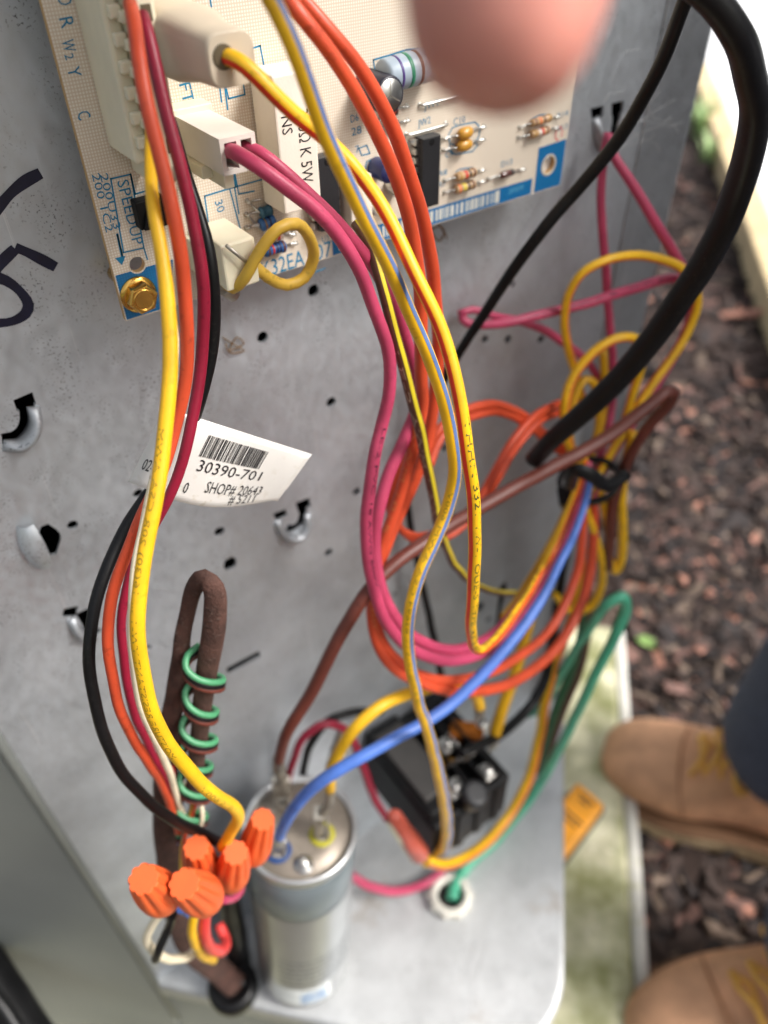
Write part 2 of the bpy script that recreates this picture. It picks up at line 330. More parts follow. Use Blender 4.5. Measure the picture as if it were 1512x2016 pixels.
# loose mulch: real chips, bark strips and crumbs
chipm = [mat('chip_umber', srgb(62, 49, 44), .85, var=.4, vscale=80, bump=.5), mat('chip_rose', srgb(112, 84, 76), .85, var=.35, vscale=80, bump=.5),
         mat('chip_tan', srgb(112, 96, 84), .85, var=.3, vscale=80, bump=.5), mat('chip_black', srgb(40, 33, 32), .85, var=.4, vscale=80, bump=.5), mat('chip_rust', srgb(168, 120, 102), .85, var=.3, vscale=80, bump=.5)]
rg = random.Random(11); cm = MB(); PADE = (o0-Vector((0,0,0))).dot(XF)
def chip(p, big=1):
    L_ = rg.choice([4, 7, 12, 20, 30])*rg.uniform(.7, 1.3)*big; w_ = rg.choice([2, 3, 5, 8])*rg.uniform(.7, 1.3)*big; t_ = rg.uniform(1.2, 3.5)
    a = rg.uniform(0, math.tau); tilt = rg.uniform(-.45, .45); e = Vector((math.cos(a)*math.cos(tilt), math.sin(a)*math.cos(tilt), math.sin(tilt))); s_ = Vector((-math.sin(a), math.cos(a), rg.uniform(-.5, .5))).normalized(); u_ = e.cross(s_).normalized()
    c = Vector(p); c.z = gz(c.x, c.y)+rg.uniform(1, 5)
    k = [rg.uniform(.6, 1.2) for _ in range(8)]
    cs = [c+(-e*L_*k[0]-s_*w_)-u_*t_, c+(e*L_*k[1]-s_*w_*k[4])-u_*t_, c+(e*L_*k[2]+s_*w_)-u_*t_, c+(-e*L_*k[3]+s_*w_*k[5])-u_*t_]
    cs += [q+u_*2*t_ for q in cs]
    cm.hexa(cs, rg.choices(range(5), [44, 8, 10, 35, 3])[0])
for i in range(15000):
    a = rg.uniform(2, 420) if i % 3 else rg.uniform(-320, 420); b = rg.uniform(-1100, 500) if i % 3 else rg.uniform(-1100, 1700)
    q_ = gp(o0, a, b)
    if a < 2 and b < 14: continue
    if (q_-wl).dot(WX) > -3: continue
    if a > 372: continue
    if depth(q_) < 200 and q_.y < -700: pass
    chip(q_, 1.0 if i % 12 else 1.5)
build(cm, 'mulch_chips', chipm, None, (0, 0, 0), kind='stuff')
# concrete pad (mossy) with a pale worn rim
zp = 38
padm = mat('mossy_concrete', srgb(208, 204, 172), .85, var=.35, vscale=26, bump=.6, bscale=240, speck=srgb(232, 228, 206), sscale=110, samount=.9)
n = padm.node_tree.nodes; L = padm.node_tree.links; b_ = n['Principled BSDF']; old = b_.inputs['Base Color'].links[0].from_socket
tcx = [x for x in n if x.type == 'TEX_COORD'][0]; nz = n.new('ShaderNodeTexNoise'); nz.inputs['Scale'].default_value = 20; nz.inputs['Detail'].default_value = 7; L.new(tcx.outputs['Object'], nz.inputs['Vector'])
mr = n.new('ShaderNodeMapRange'); mr.inputs[1].default_value = .40; mr.inputs[2].default_value = .62; L.new(nz.outputs[0], mr.inputs[0])
mx = n.new('ShaderNodeMix'); mx.data_type = 'RGBA'; mx.inputs[7].default_value = (*srgb(132, 134, 90), 1); L.new(old, mx.inputs[6]); L.new(mr.outputs[0], mx.inputs[0]); L.new(mx.outputs[2], b_.inputs['Base Color'])
rimm = mat('worn_pad_rim', srgb(206, 204, 196), .7, var=.15, vscale=30, bump=.3, speck=srgb(170, 168, 110), sscale=60, samount=.7)
pc = H(1228, 1236, zp)                                         # far right corner of the pad
pad = thing('concrete_pad', 'mossy pale concrete pad under the cabinet beside the mulch bed', 'pad', gp(pc, -450, -350))
pm = MB(); A = [gp(pc, -900, 0, -20), gp(pc, -12, 0, -20), gp(pc, -12, -640, -20), gp(pc, -900, -640, -20)]
pm.prism(list(reversed(A)), (0, 0, zp+20)); build(pm, 'slab', padm, pad, bev=5)
rm = MB(); A = [gp(pc, -11.8, 4, -20), gp(pc, 2, 4, -20), gp(pc, 2, -640, -20), gp(pc, -11.8, -640, -20)]
rm.prism(list(reversed(A)), (0, 0, zp+17)); build(rm, 'rim', rimm, pad, bev=6, seg=3)
# white paved walkway beyond a tan timber edging
tanm = mat('tan_timber', srgb(214, 192, 150), .85, var=.14, vscale=12, bump=.3, bscale=90); slabm = mat('white_concrete', (.74, .745, .75), .7, var=.06, vscale=9, bump=.2, bscale=60)
fm = MB(); A = [gw(wl, 0, -1500, -40), gw(wl, 56, -1500, -40), gw(wl, 56, 6200, -40), gw(wl, 0, 6200, -40)]
fm.prism(A, (0, 0, 100)); build(fm, 'timber_edging', tanm, None, gp(wl, 28, 0, -40), 'long tan timber edging between the mulch bed and the white paving', 'edging', bev=6)
walk = props(place(bpy.data.objects.new('walkway', None), None, gw(wl, 60, -1400, 20)), kind='structure')
sb_ = MB(); o_ = gw(wl, 62, -1400, 22); sb_.prism([gw(o_, 2, 2, 22), gw(o_, 448, 2, 22), gw(o_, 448, 898, 22), gw(o_, 2, 898, 22)], (0, 0, 28))
slab0 = build(sb_, 'slab', slabm, walk, o_, bev=4)
for i in range(9):
    for j in range(8):
        if i+j:
            c_ = slab0.copy(); COL.objects.link(c_); c_.location = (gw(o_, i*452, j*902, 22+rg.uniform(-2, 2))-ORG[walk.name])*S
jm = MB(); jm.prism([gw(wl, 58, -1250, -20), gw(wl, 4200, -1250, -20), gw(wl, 4200, 6100, -20), gw(wl, 58, 6100, -20)], (0, 0, 50)); build(jm, 'joint_bed', mat('grey_mortar', srgb(170, 168, 160), .9), walk)
# weeds at the foot of the wall
leafm = mat('weed_green', srgb(164, 190, 130), .55, var=.3, vscale=60, sss=.0)
def weed(px, py, label, n_, hgt):
    c = H(px, py, 0); r_ = random.Random(int(px)); mb = MB()
    for i in range(n_):
        a = r_.uniform(0, math.tau); h_ = hgt*r_.uniform(.5, 1); ln = r_.uniform(.2, .6)*h_; wd = r_.uniform(5, 10); d = Vector((math.cos(a), math.sin(a), 0)); sd_ = Vector((-math.sin(a), math.cos(a), 0)); b0 = c+d*r_.uniform(0, 25); pts_ = []
        for k in range(5):
            u = k/4; p_ = b0+d*ln*u*u+Vector((0, 0, h_*(u-.25*u*u))); ww = wd*(1-u)**.6+.3; pts_ += [p_-sd_*ww, p_+sd_*ww]
        mb.add(pts_, [(2*k, 2*k+1, 2*k+3, 2*k+2) for k in range(4)], 0, True)
    build(mb, 'weed', leafm, None, c, label, 'weed', 'weeds by the edging')
weed(1378, 268, 'bright green weed tuft by the edging just right of the panel edge', 16, 190)
weed(1392, 330, 'smaller green sprout in front of the larger weed tuft', 18, 120)
lm = MB(); lc = H(1275, 1266, 12)
lm.add([lc+XF*a+YF*b+Vector((0,0,z_)) for a, b, z_ in [(-13,5,0),(-6,9,3),(6,4,4),(15,-5,0),(5,-8,1),(-8,-5,2)]], [(0,1,2,3,4,5)], 0, True)
lm2 = MB(); lm2.prism([lc+XF*a+YF*b+Vector((0,0,z_)) for a, b, z_ in [(-13,5,0),(-6,9,3),(6,4,4),(15,-5,0),(5,-8,1),(-8,-5,2)][::-1]], (0,0,.8))
build(lm2, 'fallen_leaf', mat('leaf_green', srgb(132, 164, 92), .5, var=.2, vscale=200), None, lc, 'small fallen green leaf lying on the mulch above the tan boot', 'leaf')

# ------------------------------------------------------------------ the air conditioner cabinet: back panel, shelf, skirts
ac = thing('air_conditioner', 'grey outdoor air conditioner cabinet with its wiring compartment open', 'air conditioner', (110, 0, zp+1))
PXL, PXR = xl, 264.5
# outline with real holes, filled as a 2-D curve
def circ(px, py, d, n=20, sq=1.0, w=0):
    c = W(px, py, 0); r = d/F*depth(c)/2*.92/sq
    return [(c.x+r*math.cos(-2*math.pi*i/n), c.z+r*sq*math.sin(-2*math.pi*i/n)) for i in range(n)]
def stadium(pts_, r):                       # a slot of half-width r along plate-frame points
    P = [Vector(p) for p in pts_]; Lf = []; Rt = []
    for i, p in enumerate(P):
        t = (P[min(i+1, len(P)-1)]-P[max(i-1, 0)]).normalized(); nrm = Vector((-t.y, t.x)); rr = r[i] if hasattr(r, '__len__') else r
        Lf.append(p+nrm*rr); Rt.append(p-nrm*rr)
    return [tuple(q) for q in Lf+Rt[::-1]]
holes = [circ(*h) for h in [(617,572,27),(517,664,26),(652,792,24),(143,1034,23),(432,1047,24),(647,1088,20),(272,972,22),(418,992,18),(702,968,20),(853,500,24),(878,728,20),
                            (955,668,19),(1000,668,19),(1065,668,19),(808,985,14),(877,882,20),(945,1195,26),(962,1220,17),(778,1170,13),(292,1275,14),(560,300,20),(1010,560,14)]]
cq = W(453, 1110, 0); holes.append([(cq.x+a*2.3, cq.z+b*2.7) for a, b in [(-1,.3),(-.6,1),(.5,1),(1,.5),(1,-.6),(.5,-1),(-.5,-1),(-1,-.5)]])
def P2(px, py): q = W(px, py, 0); return (q.x, q.z)
holes.append(stadium([P2(447,1322),P2(512,1287)], 2.0))
holes.append(stadium([P2(993,1148),P2(984,1200),P2(976,1268)], [3.0, 1.6, 1.6])); 
HOOKS = []                                   # U-shaped lances: (slot points, inner tongue)
def hook(pts_, r, tab):
    C = catmull([P2(*p)+(0, rr_) for p, rr_ in zip(pts_, r)], 1.0); holes.append(stadium([(c[0], c[1]) for c in C], [float(c[3]) for c in C])); HOOKS.append(tab)
holes.append([P2(26,788), P2(64,772), P2(71,795), P2(34,810)])
hook([(50,790),(54,808),(54,828),(46,848),(28,862),(4,867)], [1.9]*6, [(66,800),(70,830),(60,856),(38,876),(6,878)])
holes.append([P2(582,990), P2(609,980), P2(612,998), P2(588,1010)]); holes.append([P2(537,1012), P2(562,1002), P2(566,1016), P2(545,1026)])
hook([(598,996),(596,1014),(590,1030),(578,1040),(564,1040)], [1.6]*5, [(545,1024),(552,1044),(568,1056),(588,1052),(602,1036),(606,1012)])
holes.append([P2(1204,204), P2(1228,198), P2(1226,222), P2(1204,228)]); holes.append([P2(1163,214), P2(1188,208), P2(1187,230), P2(1166,236)])
hook([(1215,212),(1213,240),(1206,268),(1195,288)], [2.2,2.0,1.8,1.5], [(1172,232),(1174,262),(1182,286),(1198,298)])
hook([(162,1203),(170,1222),(178,1240),(194,1247)], [2.0,1.6,1.6,1.6], [(140,1216),(150,1238),(168,1252),(192,1254)])
holes.append(stadium([P2(124,1208),P2(152,1204)], [1.7,2.2]))
hook([(88,1034),(96,1060),(103,1094)], [1.0,3.2,1.2], [])
from mathutils.geometry import delaunay_2d_cdt
def winding(p, poly):
    x, y = p; wn = 0
    for i in range(len(poly)):
        (x0_, y0_), (x1_, y1_) = poly[i-1], poly[i]
        if (y0_ <= y) != (y1_ <= y):
            if x0_+(y-y0_)*(x1_-x0_)/(y1_-y0_) > x: wn += 1 if y1_ > y0_ else -1
    return wn
pv = []; pe = []
for loop in [[(PXL, zs-2), (PXR, zs-2), (PXR, ztop), (PXL, ztop)]]+holes:
    o_ = len(pv); pv += [Vector((x-100, z_-500)) for x, z_ in loop]; pe += [(o_+i, o_+(i+1) % len(loop)) for i in range(len(loop))]
rv, _, rf, _, _, _ = delaunay_2d_cdt(pv, pe, [], 0, 1e-4)
pm = MB(); keep = []
bb = [(min(p[0] for p in h)-1, max(p[0] for p in h)+1, min(p[1] for p in h)-1, max(p[1] for p in h)+1) for h in holes]
for f in rf:
    c = sum((rv[i] for i in f), Vector((0, 0)))/len(f)+Vector((100, 500))
    if not (PXL < c.x < PXR and zs-2 < c.y < ztop): continue
    if any(b_[0] < c.x < b_[1] and b_[2] < c.y < b_[3] and winding((c.x, c.y), h) for h, b_ in zip(holes, bb)): continue
    ar = sum(rv[f[i-1]].x*rv[f[i]].y-rv[f[i]].x*rv[f[i-1]].y for i in range(len(f)))
    keep.append(f if ar > 0 else f[::-1])
pm.add([(q.x+100, 0, q.y+500) for q in rv], keep)
panel = build(pm, 'back_panel', steel, ac)
so_ = panel.modifiers.new('thickness', 'SOLIDIFY'); so_.thickness = 1.0*S; so_.offset = -1
# lanced wire-holder tongues: half-round strips standing proud beside the slots
for tab in HOOKS:
    if not tab: continue
    tb = MB(); C = catmull([tuple(W(a, b, 0)) for a, b in tab], 1.2); P = [Vector(c) for c in C]; T = tangents(P); R = []
    for i, (p_, t) in enumerate(zip(P, T)):
        nr = Vector((t.z, 0, -t.x)).normalized(); u = i/(len(P)-1); hgt = .8+3.2*math.sin(math.pi*u)**.7
        R.append([p_+nr*(math.cos(a)*1.6)+Vector((0, -1, 0))*(math.sin(a)*hgt-.3) for a in np.linspace(-.25, math.pi+.25, 9)]+[p_+nr*(math.cos(a)*.9)+Vector((0, -1, 0))*(math.sin(a)*(hgt-.7)-.3) for a in np.linspace(math.pi+.25, -.25, 9)])
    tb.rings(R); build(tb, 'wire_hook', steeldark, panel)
dt = MB(); a0 = W(72, 1068, 0); R = []
for i in range(11):
    u = i/10; wd = 4.6*math.sin(math.pi*(.12+.76*u))**.5
    R.append([Vector((a0.x-5.5*math.cos(a)*wd/4.6*.8+.0, -(4.6*math.sin(a)*math.sin(math.pi*(.1+.8*u))**.5), a0.z+(u-.5)*16)) for a in np.linspace(0, math.pi*.62, 8)])
k = 8; dt.add([v for r in R for v in r], [(i*k+j, i*k+j+1, (i+1)*k+j+1, (i+1)*k+j) for i in range(10) for j in range(k-1)], 0, True)
build(dt, 'bridge_lance', steel, panel)
# marker pen writing
marker = mat('marker_ink', srgb(22, 24, 46), .35, var=.3, vscale=300)
for st in ([(-30,438),(0,404),(26,376),(52,356),(80,341)], [(110,526),(80,510),(52,496),(30,487)], [(30,490),(14,505),(0,520),(-24,556)], [(-30,548),(0,548),(24,560),(45,580),(56,600),(50,618),(26,632),(0,636),(-30,632)]):
    C = [Vector(c) for c in catmull([tuple(W(a, b, .12)) for a, b in st], 1.0)]; T = tangents(C); mb = MB(); v = []
    for i, (p_, t) in enumerate(zip(C, T)):
        nr = Vector((t.z, 0, -t.x)).normalized(); ww = 1.15*(1+.12*math.sin(i*.7)); v += [p_-nr*ww, p_+nr*ww]
    mb.add(v, [(2*i, 2*i+1, 2*i+3, 2*i+2) for i in range(len(C)-1)])
    build(mb, 'marker_stroke', marker, panel)
# added right-hand strip painting in a dark reflection, a hemmed edge, and the left hem
fl = MB(); fl.box(PXR-25.5, PXR-.2, zs, ztop-1, 0.05, .8); build(fl, 'reflection_strip', steeldark, ac, bev=.4)
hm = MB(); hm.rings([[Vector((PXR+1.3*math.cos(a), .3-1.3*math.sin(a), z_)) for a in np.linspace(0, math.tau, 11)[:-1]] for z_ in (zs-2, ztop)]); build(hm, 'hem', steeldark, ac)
hm = MB(); hm.rings([[Vector((PXL-.9+1.7*math.cos(a), -.6-1.7*math.sin(a), z_)) for a in np.linspace(0, math.tau, 11)[:-1]] for z_ in (zs-60, ztop)]); build(hm, 'hem', paint, ac)
# painted front panel running away to the left, side panel hidden behind, dark cavity
Lp = Vector((PXL-2.4, 0, 0)); Rp = Vector((PXR+1.0, 4, 0))
fp = MB(); fp.prism([gp(Lp, -1.5, 0, zp+2), gp(Lp, -620, 0, zp+2), gp(Lp, -620, 3, zp+2), gp(Lp, -1.5, 3, zp+2)][::-1], (0, 0, ztop-zp)); build(fp, 'front_panel', paint, ac, bev=.8)
sp_ = MB(); sp_.prism([gp(Rp, 0, 2, zp+2), gp(Rp, 0, 560, zp+2), gp(Rp, -3, 560, zp+2), gp(Rp, -3, 2, zp+2)], (0, 0, ztop-zp)); build(sp_, 'side_panel', paint, ac)
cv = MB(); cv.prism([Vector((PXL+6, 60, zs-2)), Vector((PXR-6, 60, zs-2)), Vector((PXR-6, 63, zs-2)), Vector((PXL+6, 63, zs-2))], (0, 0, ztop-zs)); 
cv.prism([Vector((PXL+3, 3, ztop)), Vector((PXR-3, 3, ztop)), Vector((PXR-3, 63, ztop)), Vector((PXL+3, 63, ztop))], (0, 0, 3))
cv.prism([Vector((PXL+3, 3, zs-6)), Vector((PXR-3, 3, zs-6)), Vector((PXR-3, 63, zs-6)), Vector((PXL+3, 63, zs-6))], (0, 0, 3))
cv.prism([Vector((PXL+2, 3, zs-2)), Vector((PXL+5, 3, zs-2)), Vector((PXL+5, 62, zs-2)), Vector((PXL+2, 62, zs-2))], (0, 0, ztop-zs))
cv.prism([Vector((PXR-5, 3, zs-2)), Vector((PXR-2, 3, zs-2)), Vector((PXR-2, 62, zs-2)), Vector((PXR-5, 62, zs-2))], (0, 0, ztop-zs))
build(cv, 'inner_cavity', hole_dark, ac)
# shelf (base of the compartment) with a rounded outer corner and rolled edge
A0 = Vector((PXL, 0, 0)); B0 = Vector((PXR+2, 0, 0))
fr = H(600, 2019, zs)                                          # on the front edge
ri = H(1112, 1790, zs)                                         # on the right edge
fb = fr.dot(YF); ra = ri.dot(XF); R_ = 46.0
def xy(a, b, z=zs): q = XF*a+YF*b; q.z = z; return q
def shelf_outline(ins=0.0):
    out = []; la = A0.dot(XF)-4
    out.append(xy(la, fb+ins)); ca, cb_ = ra-ins-R_, fb+ins+R_
    for i in range(17):
        t = math.pi/2*i/16; out.append(xy(ca+R_*math.sin(t), cb_-R_*math.cos(t)))
    rb = B0.dot(YF)-(ra-B0.dot(XF))*0; out.append(xy(ra-ins, B0.dot(YF)+ (B0.dot(XF)-ra)*-0.0))
    return out
def shelf_poly(ins, z):
    ol = shelf_outline(ins); pts_ = [Vector((p.x, min(p.y, .4), z)) for p in ol]
    pts_[0] = Vector((PXL-1.5, min(0, pts_[0].y), z)); return pts_+[Vector((PXR+1, .4, z)), Vector((PXL-1.5, .4, z))]
prof = [(2.6, zs), (1.2, zs-.35), (.35, zs-1.2), (0, zs-2.6), (0, zs-14), (1.2, zs-14.4), (8, zs-14.4)]
sm_ = MB(); RR = [shelf_poly(i, z_) for i, z_ in prof]
sm_.rings(RR, 0, True, True); shelf = build(sm_, 'shelf', galvanised('shelf_steel', (.54, .55, .55), .5, .4, srgb(150, 128, 104), .8), ac)
sk = MB(); RR = [shelf_poly(9, z_) for z_ in (zp+2, zs-14.3)]; sk.rings(RR, 0, False, True); build(sk, 'skirt', paint, ac)
# sheet-metal top cover over the open corner
def lid_poly(o, z): return [Vector((p.x, p.y, z)) for p in [xy(A0.dot(XF)-640, fb-o, z)]+[xy(ra+o-R_+R_*math.sin(math.pi/2*i/12)+0*o, fb-o+R_-R_*math.cos(math.pi/2*i/12), z) for i in range(13)]+[xy(ra+o, fb+700, z), xy(A0.dot(XF)-640, fb+700, z)]]
lm_ = MB(); lm_.rings([lid_poly(a, z_) for a, z_ in ((6, ztop-22), (7.5, ztop-21), (7.5, ztop+4), (4, ztop+8), (-20, ztop+11))], 0, False); build(lm_, 'top_cover', paint, ac)
# ------------------------------------------------------------------ circuit board
BW = 15.0
def B(px, py, w=0): return W(px, py, BW+w)
bx0, bz0 = 45.0, 674.8; bx1 = 185.0; bz1 = CAMH+75
board = thing('circuit_board', 'cream defrost control circuit board with blue lettering screwed to the panel', 'circuit board', (bx0+70, -BW, bz0))
holes_b = [B(270, 521), B(1080, 325)]
pv = [Vector(p) for p in [(bx0, bz0), (bx1, bz0), (bx1, bz1), (bx0, bz1)]]; pe = [(0,1),(1,2),(2,3),(3,0)]; hp = []
for c, r in zip(holes_b, (1.75, 2.35)):
    h = [(c.x+r*math.cos(t), c.z+r*math.sin(t)) for t in np.linspace(0, math.tau, 29)[:-1]]; hp.append(h); o_ = len(pv)
    pv += [Vector(p) for p in h]; pe += [(o_+i, o_+(i+1) % 28) for i in range(28)]
rv, _, rf, _, _, _ = delaunay_2d_cdt(pv, pe, [], 0, 1e-5)
pm = MB(); kp = []
for f in rf:
    c = sum((rv[i] for i in f), Vector((0, 0)))/len(f)
    if any(winding((c.x, c.y), h) for h in hp): continue
    ar = sum(rv[f[i-1]].x*rv[f[i]].y-rv[f[i]].x*rv[f[i-1]].y for i in range(len(f))); kp.append(f if ar > 0 else f[::-1])
pm.add([(q.x, -BW, q.y) for q in rv], kp)
sub = build(pm, 'laminate', [pcb, pcbedge], board)
sm_ = sub.modifiers.new('thickness', 'SOLIDIFY'); sm_.thickness = 1.6*S; sm_.offset = -1; sm_.material_offset_rim = 1; sm_.material_offset = 0
# blue solder-resist corner blocks and bottom strip
def patch_poly(name, pts_, mt, w=.05, hole=None, parent=board):
    q = [(lambda p: (p.x, p.z))(B(*p)) if len(p) == 2 else p[:2] for p in pts_]
    if hole is None:
        mb = MB(); v = [(x, -BW-w, z) for x, z in q]
        ar = sum(q[i-1][0]*q[i][1]-q[i][0]*q[i-1][1] for i in range(len(q)))
        mb.add(v, [tuple(range(len(v))) if ar > 0 else tuple(range(len(v)-1, -1, -1))])
    else:
        c, r = hole; o = [(c[0]+r*math.cos(t), c[1]+r*math.sin(t)) for t in np.linspace(0, math.tau, 41)[:-1]]; mb = MB()
        rv, _, rf, _, _, _ = delaunay_2d_cdt([Vector(p) for p in q+o], [(i, (i+1) % len(q)) for i in range(len(q))]+[(len(q)+i, len(q)+(i+1) % 40) for i in range(40)], [], 0, 1e-5)
        kp = []
        for f in rf:
            cc = sum((rv[i] for i in f), Vector((0, 0)))/len(f)
            if winding(tuple(cc), o) or not winding(tuple(cc), q): continue
            ar = sum(rv[f[i-1]].x*rv[f[i]].y-rv[f[i]].x*rv[f[i-1]].y for i in range(len(f))); kp.append(f if ar > 0 else f[::-1])
        mb.add([(p.x, -BW-w, p.y) for p in rv], kp)
    return build(mb, name, mt, parent)
def bxz(px, py, w=0): q = B(px, py, w); return (q.x, q.z, 1)
c1 = B(270, 521); c2 = B(1080, 325)
lx, lz = bx0+.25, bz0+.25
tl = B(226, 543); 
patch_poly('blue_block', [(lx, lz, 1), (B(338, 600).x, lz, 1), (B(338, 500).x, tl.z, 1), (lx, tl.z, 1)], bluepad, hole=((c1.x, c1.z), 2.05))
st0, st1 = B(655, 500), B(1045, 380); zst = B(1045, 352).z
patch_poly('blue_strip', [(st0.x, lz, 1), (st1.x, lz, 1), (st1.x, zst, 1), (st0.x, zst, 1)], bluepad)
bb0 = B(1056, 385)
patch_poly('blue_block', [(st1.x+1.2, lz, 1), (bx1-.25, lz, 1), (bx1-.25, B(1112, 274).z, 1), (st1.x+1.2, B(1058, 292).z, 1)], bluepad, hole=((c2.x, c2.z), 3.1))
rb = MB(); rb.rings([[Vector((c2.x+r*math.cos(t), -BW-w, c2.z+r*math.sin(t))) for t in np.linspace(0, math.tau, 33)[:-1]] for r, w in [(2.36, -1.6), (2.36, .06), (2.9, .16), (3.05, .02)]], 0, True, False)
build(rb, 'eyelet', mat('pale_eyelet', srgb(206, 196, 176), .5), board)
# barcode bars in the strip
bm_ = MB(); x = st0.x+2; rr = random.Random(4); xe = B(972, 378).x
while x < xe:
    w_ = rr.choice([.35, .5, .8, 1.1]); bm_.add([(x, -BW-.09, lz+.7), (x+w_, -BW-.09, lz+.7), (x+w_, -BW-.09, zst-.7), (x, -BW-.09, zst-.7)], [(0,1,2,3)]); x += w_+rr.choice([.35, .45, .8])
x = xe+.6; bm_.add([(x, -BW-.09, lz+.5), (x+1.7, -BW-.09, lz+.5), (x+1.7, -BW-.09, zst-.5), (x, -BW-.09, zst-.5)], [(0,1,2,3)])
build(bm_, 'printed_barcode', mat('pale_print', srgb(206, 206, 196), .5), board, kind='stuff')
# silk-screen lines
sl = MB()
def bline(pts_, wd=.34, mb=None, w=.05):
    mb = sl if mb is None else mb; q = [B(*p) for p in pts_]
    for a, b in zip(q, q[1:]):
        d = (b-a); L_ = d.length; d = d/L_; nr = Vector((-d.z, 0, d.x))*wd/2; e = d*wd/2; v = [a-e-nr, b+e-nr, b+e+nr, a-e+nr]
        mb.add([(p.x, -BW-w, p.z) for p in v], [(0,1,2,3)])
for ln in [[(218,352),(257,343),(283,488),(243,497),(218,352)], [(257,343),(266,382),(300,372)], [(283,488),(290,510)], [(231,462),(243,512)],
           [(403,386),(452,371),(478,470)], [(452,371),(520,352)], [(403,386),(410,440)], [(462,340),(470,382),(500,376)], [(457,340),(470,420)],
           [(497,95),(512,90),(524,152)], [(430,152),(436,200)], [(440,150),(448,215)], [(444,168),(478,160),(482,186),(450,194),(444,168)], [(456,300),(464,368)],
           [(735,118),(800,98),(845,92)], [(735,118),(738,140)], [(414,0),(424,70)], [(618,205),(622,250),(610,260)], [(700,160),(695,190),(720,215),(735,212)],
           [(822,262),(858,252)], [(818,270),(822,290)], [(785,285),(800,282)], [(706,292),(712,306),(728,302),(722,286),(706,292)], [(740,310),(722,318),(718,335)],
           [(882,268),(890,252),(905,246),(935,240),(945,250),(943,268),(934,280),(900,288),(886,282),(882,268)], [(886,282),(884,296),(896,304),(930,298),(940,286),(934,276)],
           [(898,338),(905,333),(930,330),(936,340)], [(1046,234),(1060,226),(1082,224)], [(985,345),(990,338),(1008,335)], [(610,540),(640,528)], [(495,520),(500,552)], [(440,545),(490,530)]]:
    bline(ln)
build(sl, 'printed_outline', teal, board, kind='stuff')
al = MB(); bline([(231,462),(240,505)], .5, al); q = [B(226,508), B(247,503), B(240,522)]; al.add([(p.x, -BW-.08, p.z) for p in (q[0], q[2], q[1])], [(0,1,2)]); build(al, 'printed_arrow', teal, board)
rl = MB(); q = B(1100, 263)
for k in range(18):
    t0, t1 = k/18*math.tau*.86-.6, (k+1)/18*math.tau*.86-.6
    rl.add([(q.x+r*1.0*math.cos(t), -BW-.06, q.z+r*1.3*math.sin(t)) for r, t in [(1.5,t0),(1.5,t1),(1.15,t1),(1.15,t0)]], [(3,2,1,0)])
build(rl, 'printed_ring', redink, board)
# lettering: start pixel, end pixel of the baseline, height in mm
def btext(txt, p0, p1, h, mt=teal, w=.06, part=board, plane=None):
    a, b = B(*p0, w), B(*p1, w); d = (b-a); d.y = 0; L_ = d.length; d = d/L_; up = Vector((-d.z, 0, d.x)); v, f, wd = glyphs(txt); mb = MB()
    mb.add([Vector((a.x, -BW-w, a.z))+d*(x/wd*L_)+up*(y*h) for x, y in v], f); return build(mb, 'printed_text', mt, part)
for a in [('O',(111,-10),(117,12),2.6), ('R',(115,34),(122,57),2.6), ('W',(120,80),(126,103),2.4), ('2',(126,107),(130,119),1.7), ('Y',(131,134),(137,154),2.5), ('C',(150,222),(156,238),2.6),
          ('SPEEDUP',(230,356),(262,484),2.5), ('200U33',(196,342),(224,452),1.7), ('200 1C2',(180,342),(209,458),1.7), ('30',(422,396),(429,420),2.0), ('DFT',(344,132),(362,206),2.6),
          ('Y',(327,34),(332,50),2.6), ('HK32EA',(492,556),(600,521),4.2), ('007',(606,519),(654,503),4.2), ('JW1',(836,216),(862,208),1.7), ('JW2',(824,250),(848,242),1.7),
          ('C10',(892,248),(916,240),1.8), ('C4',(876,312),(892,307),1.8), ('R14',(1096,234),(1118,227),1.5), ('R13',(1094,260),(1116,253),1.5), ('D13',(985,330),(1008,323),1.6),
          ('R8',(862,348),(880,343),1.4), ('R7',(862,370),(878,365),1.4), ('C',(703,120),(703,134),1.7), ('D6',(690,242),(706,237),1.7), ('28',(692,268),(712,262),1.8), ('7',(700,302),(708,299),1.7), ('U3',(634,478),(648,473),1.6), ('J2',(425,527),(440,520),1.6)]:
    btext(*a)
btext('2009', (1000, 382), (1030, 373), 1.5, mat('strip_print', srgb(96, 168, 200), .5), .09)

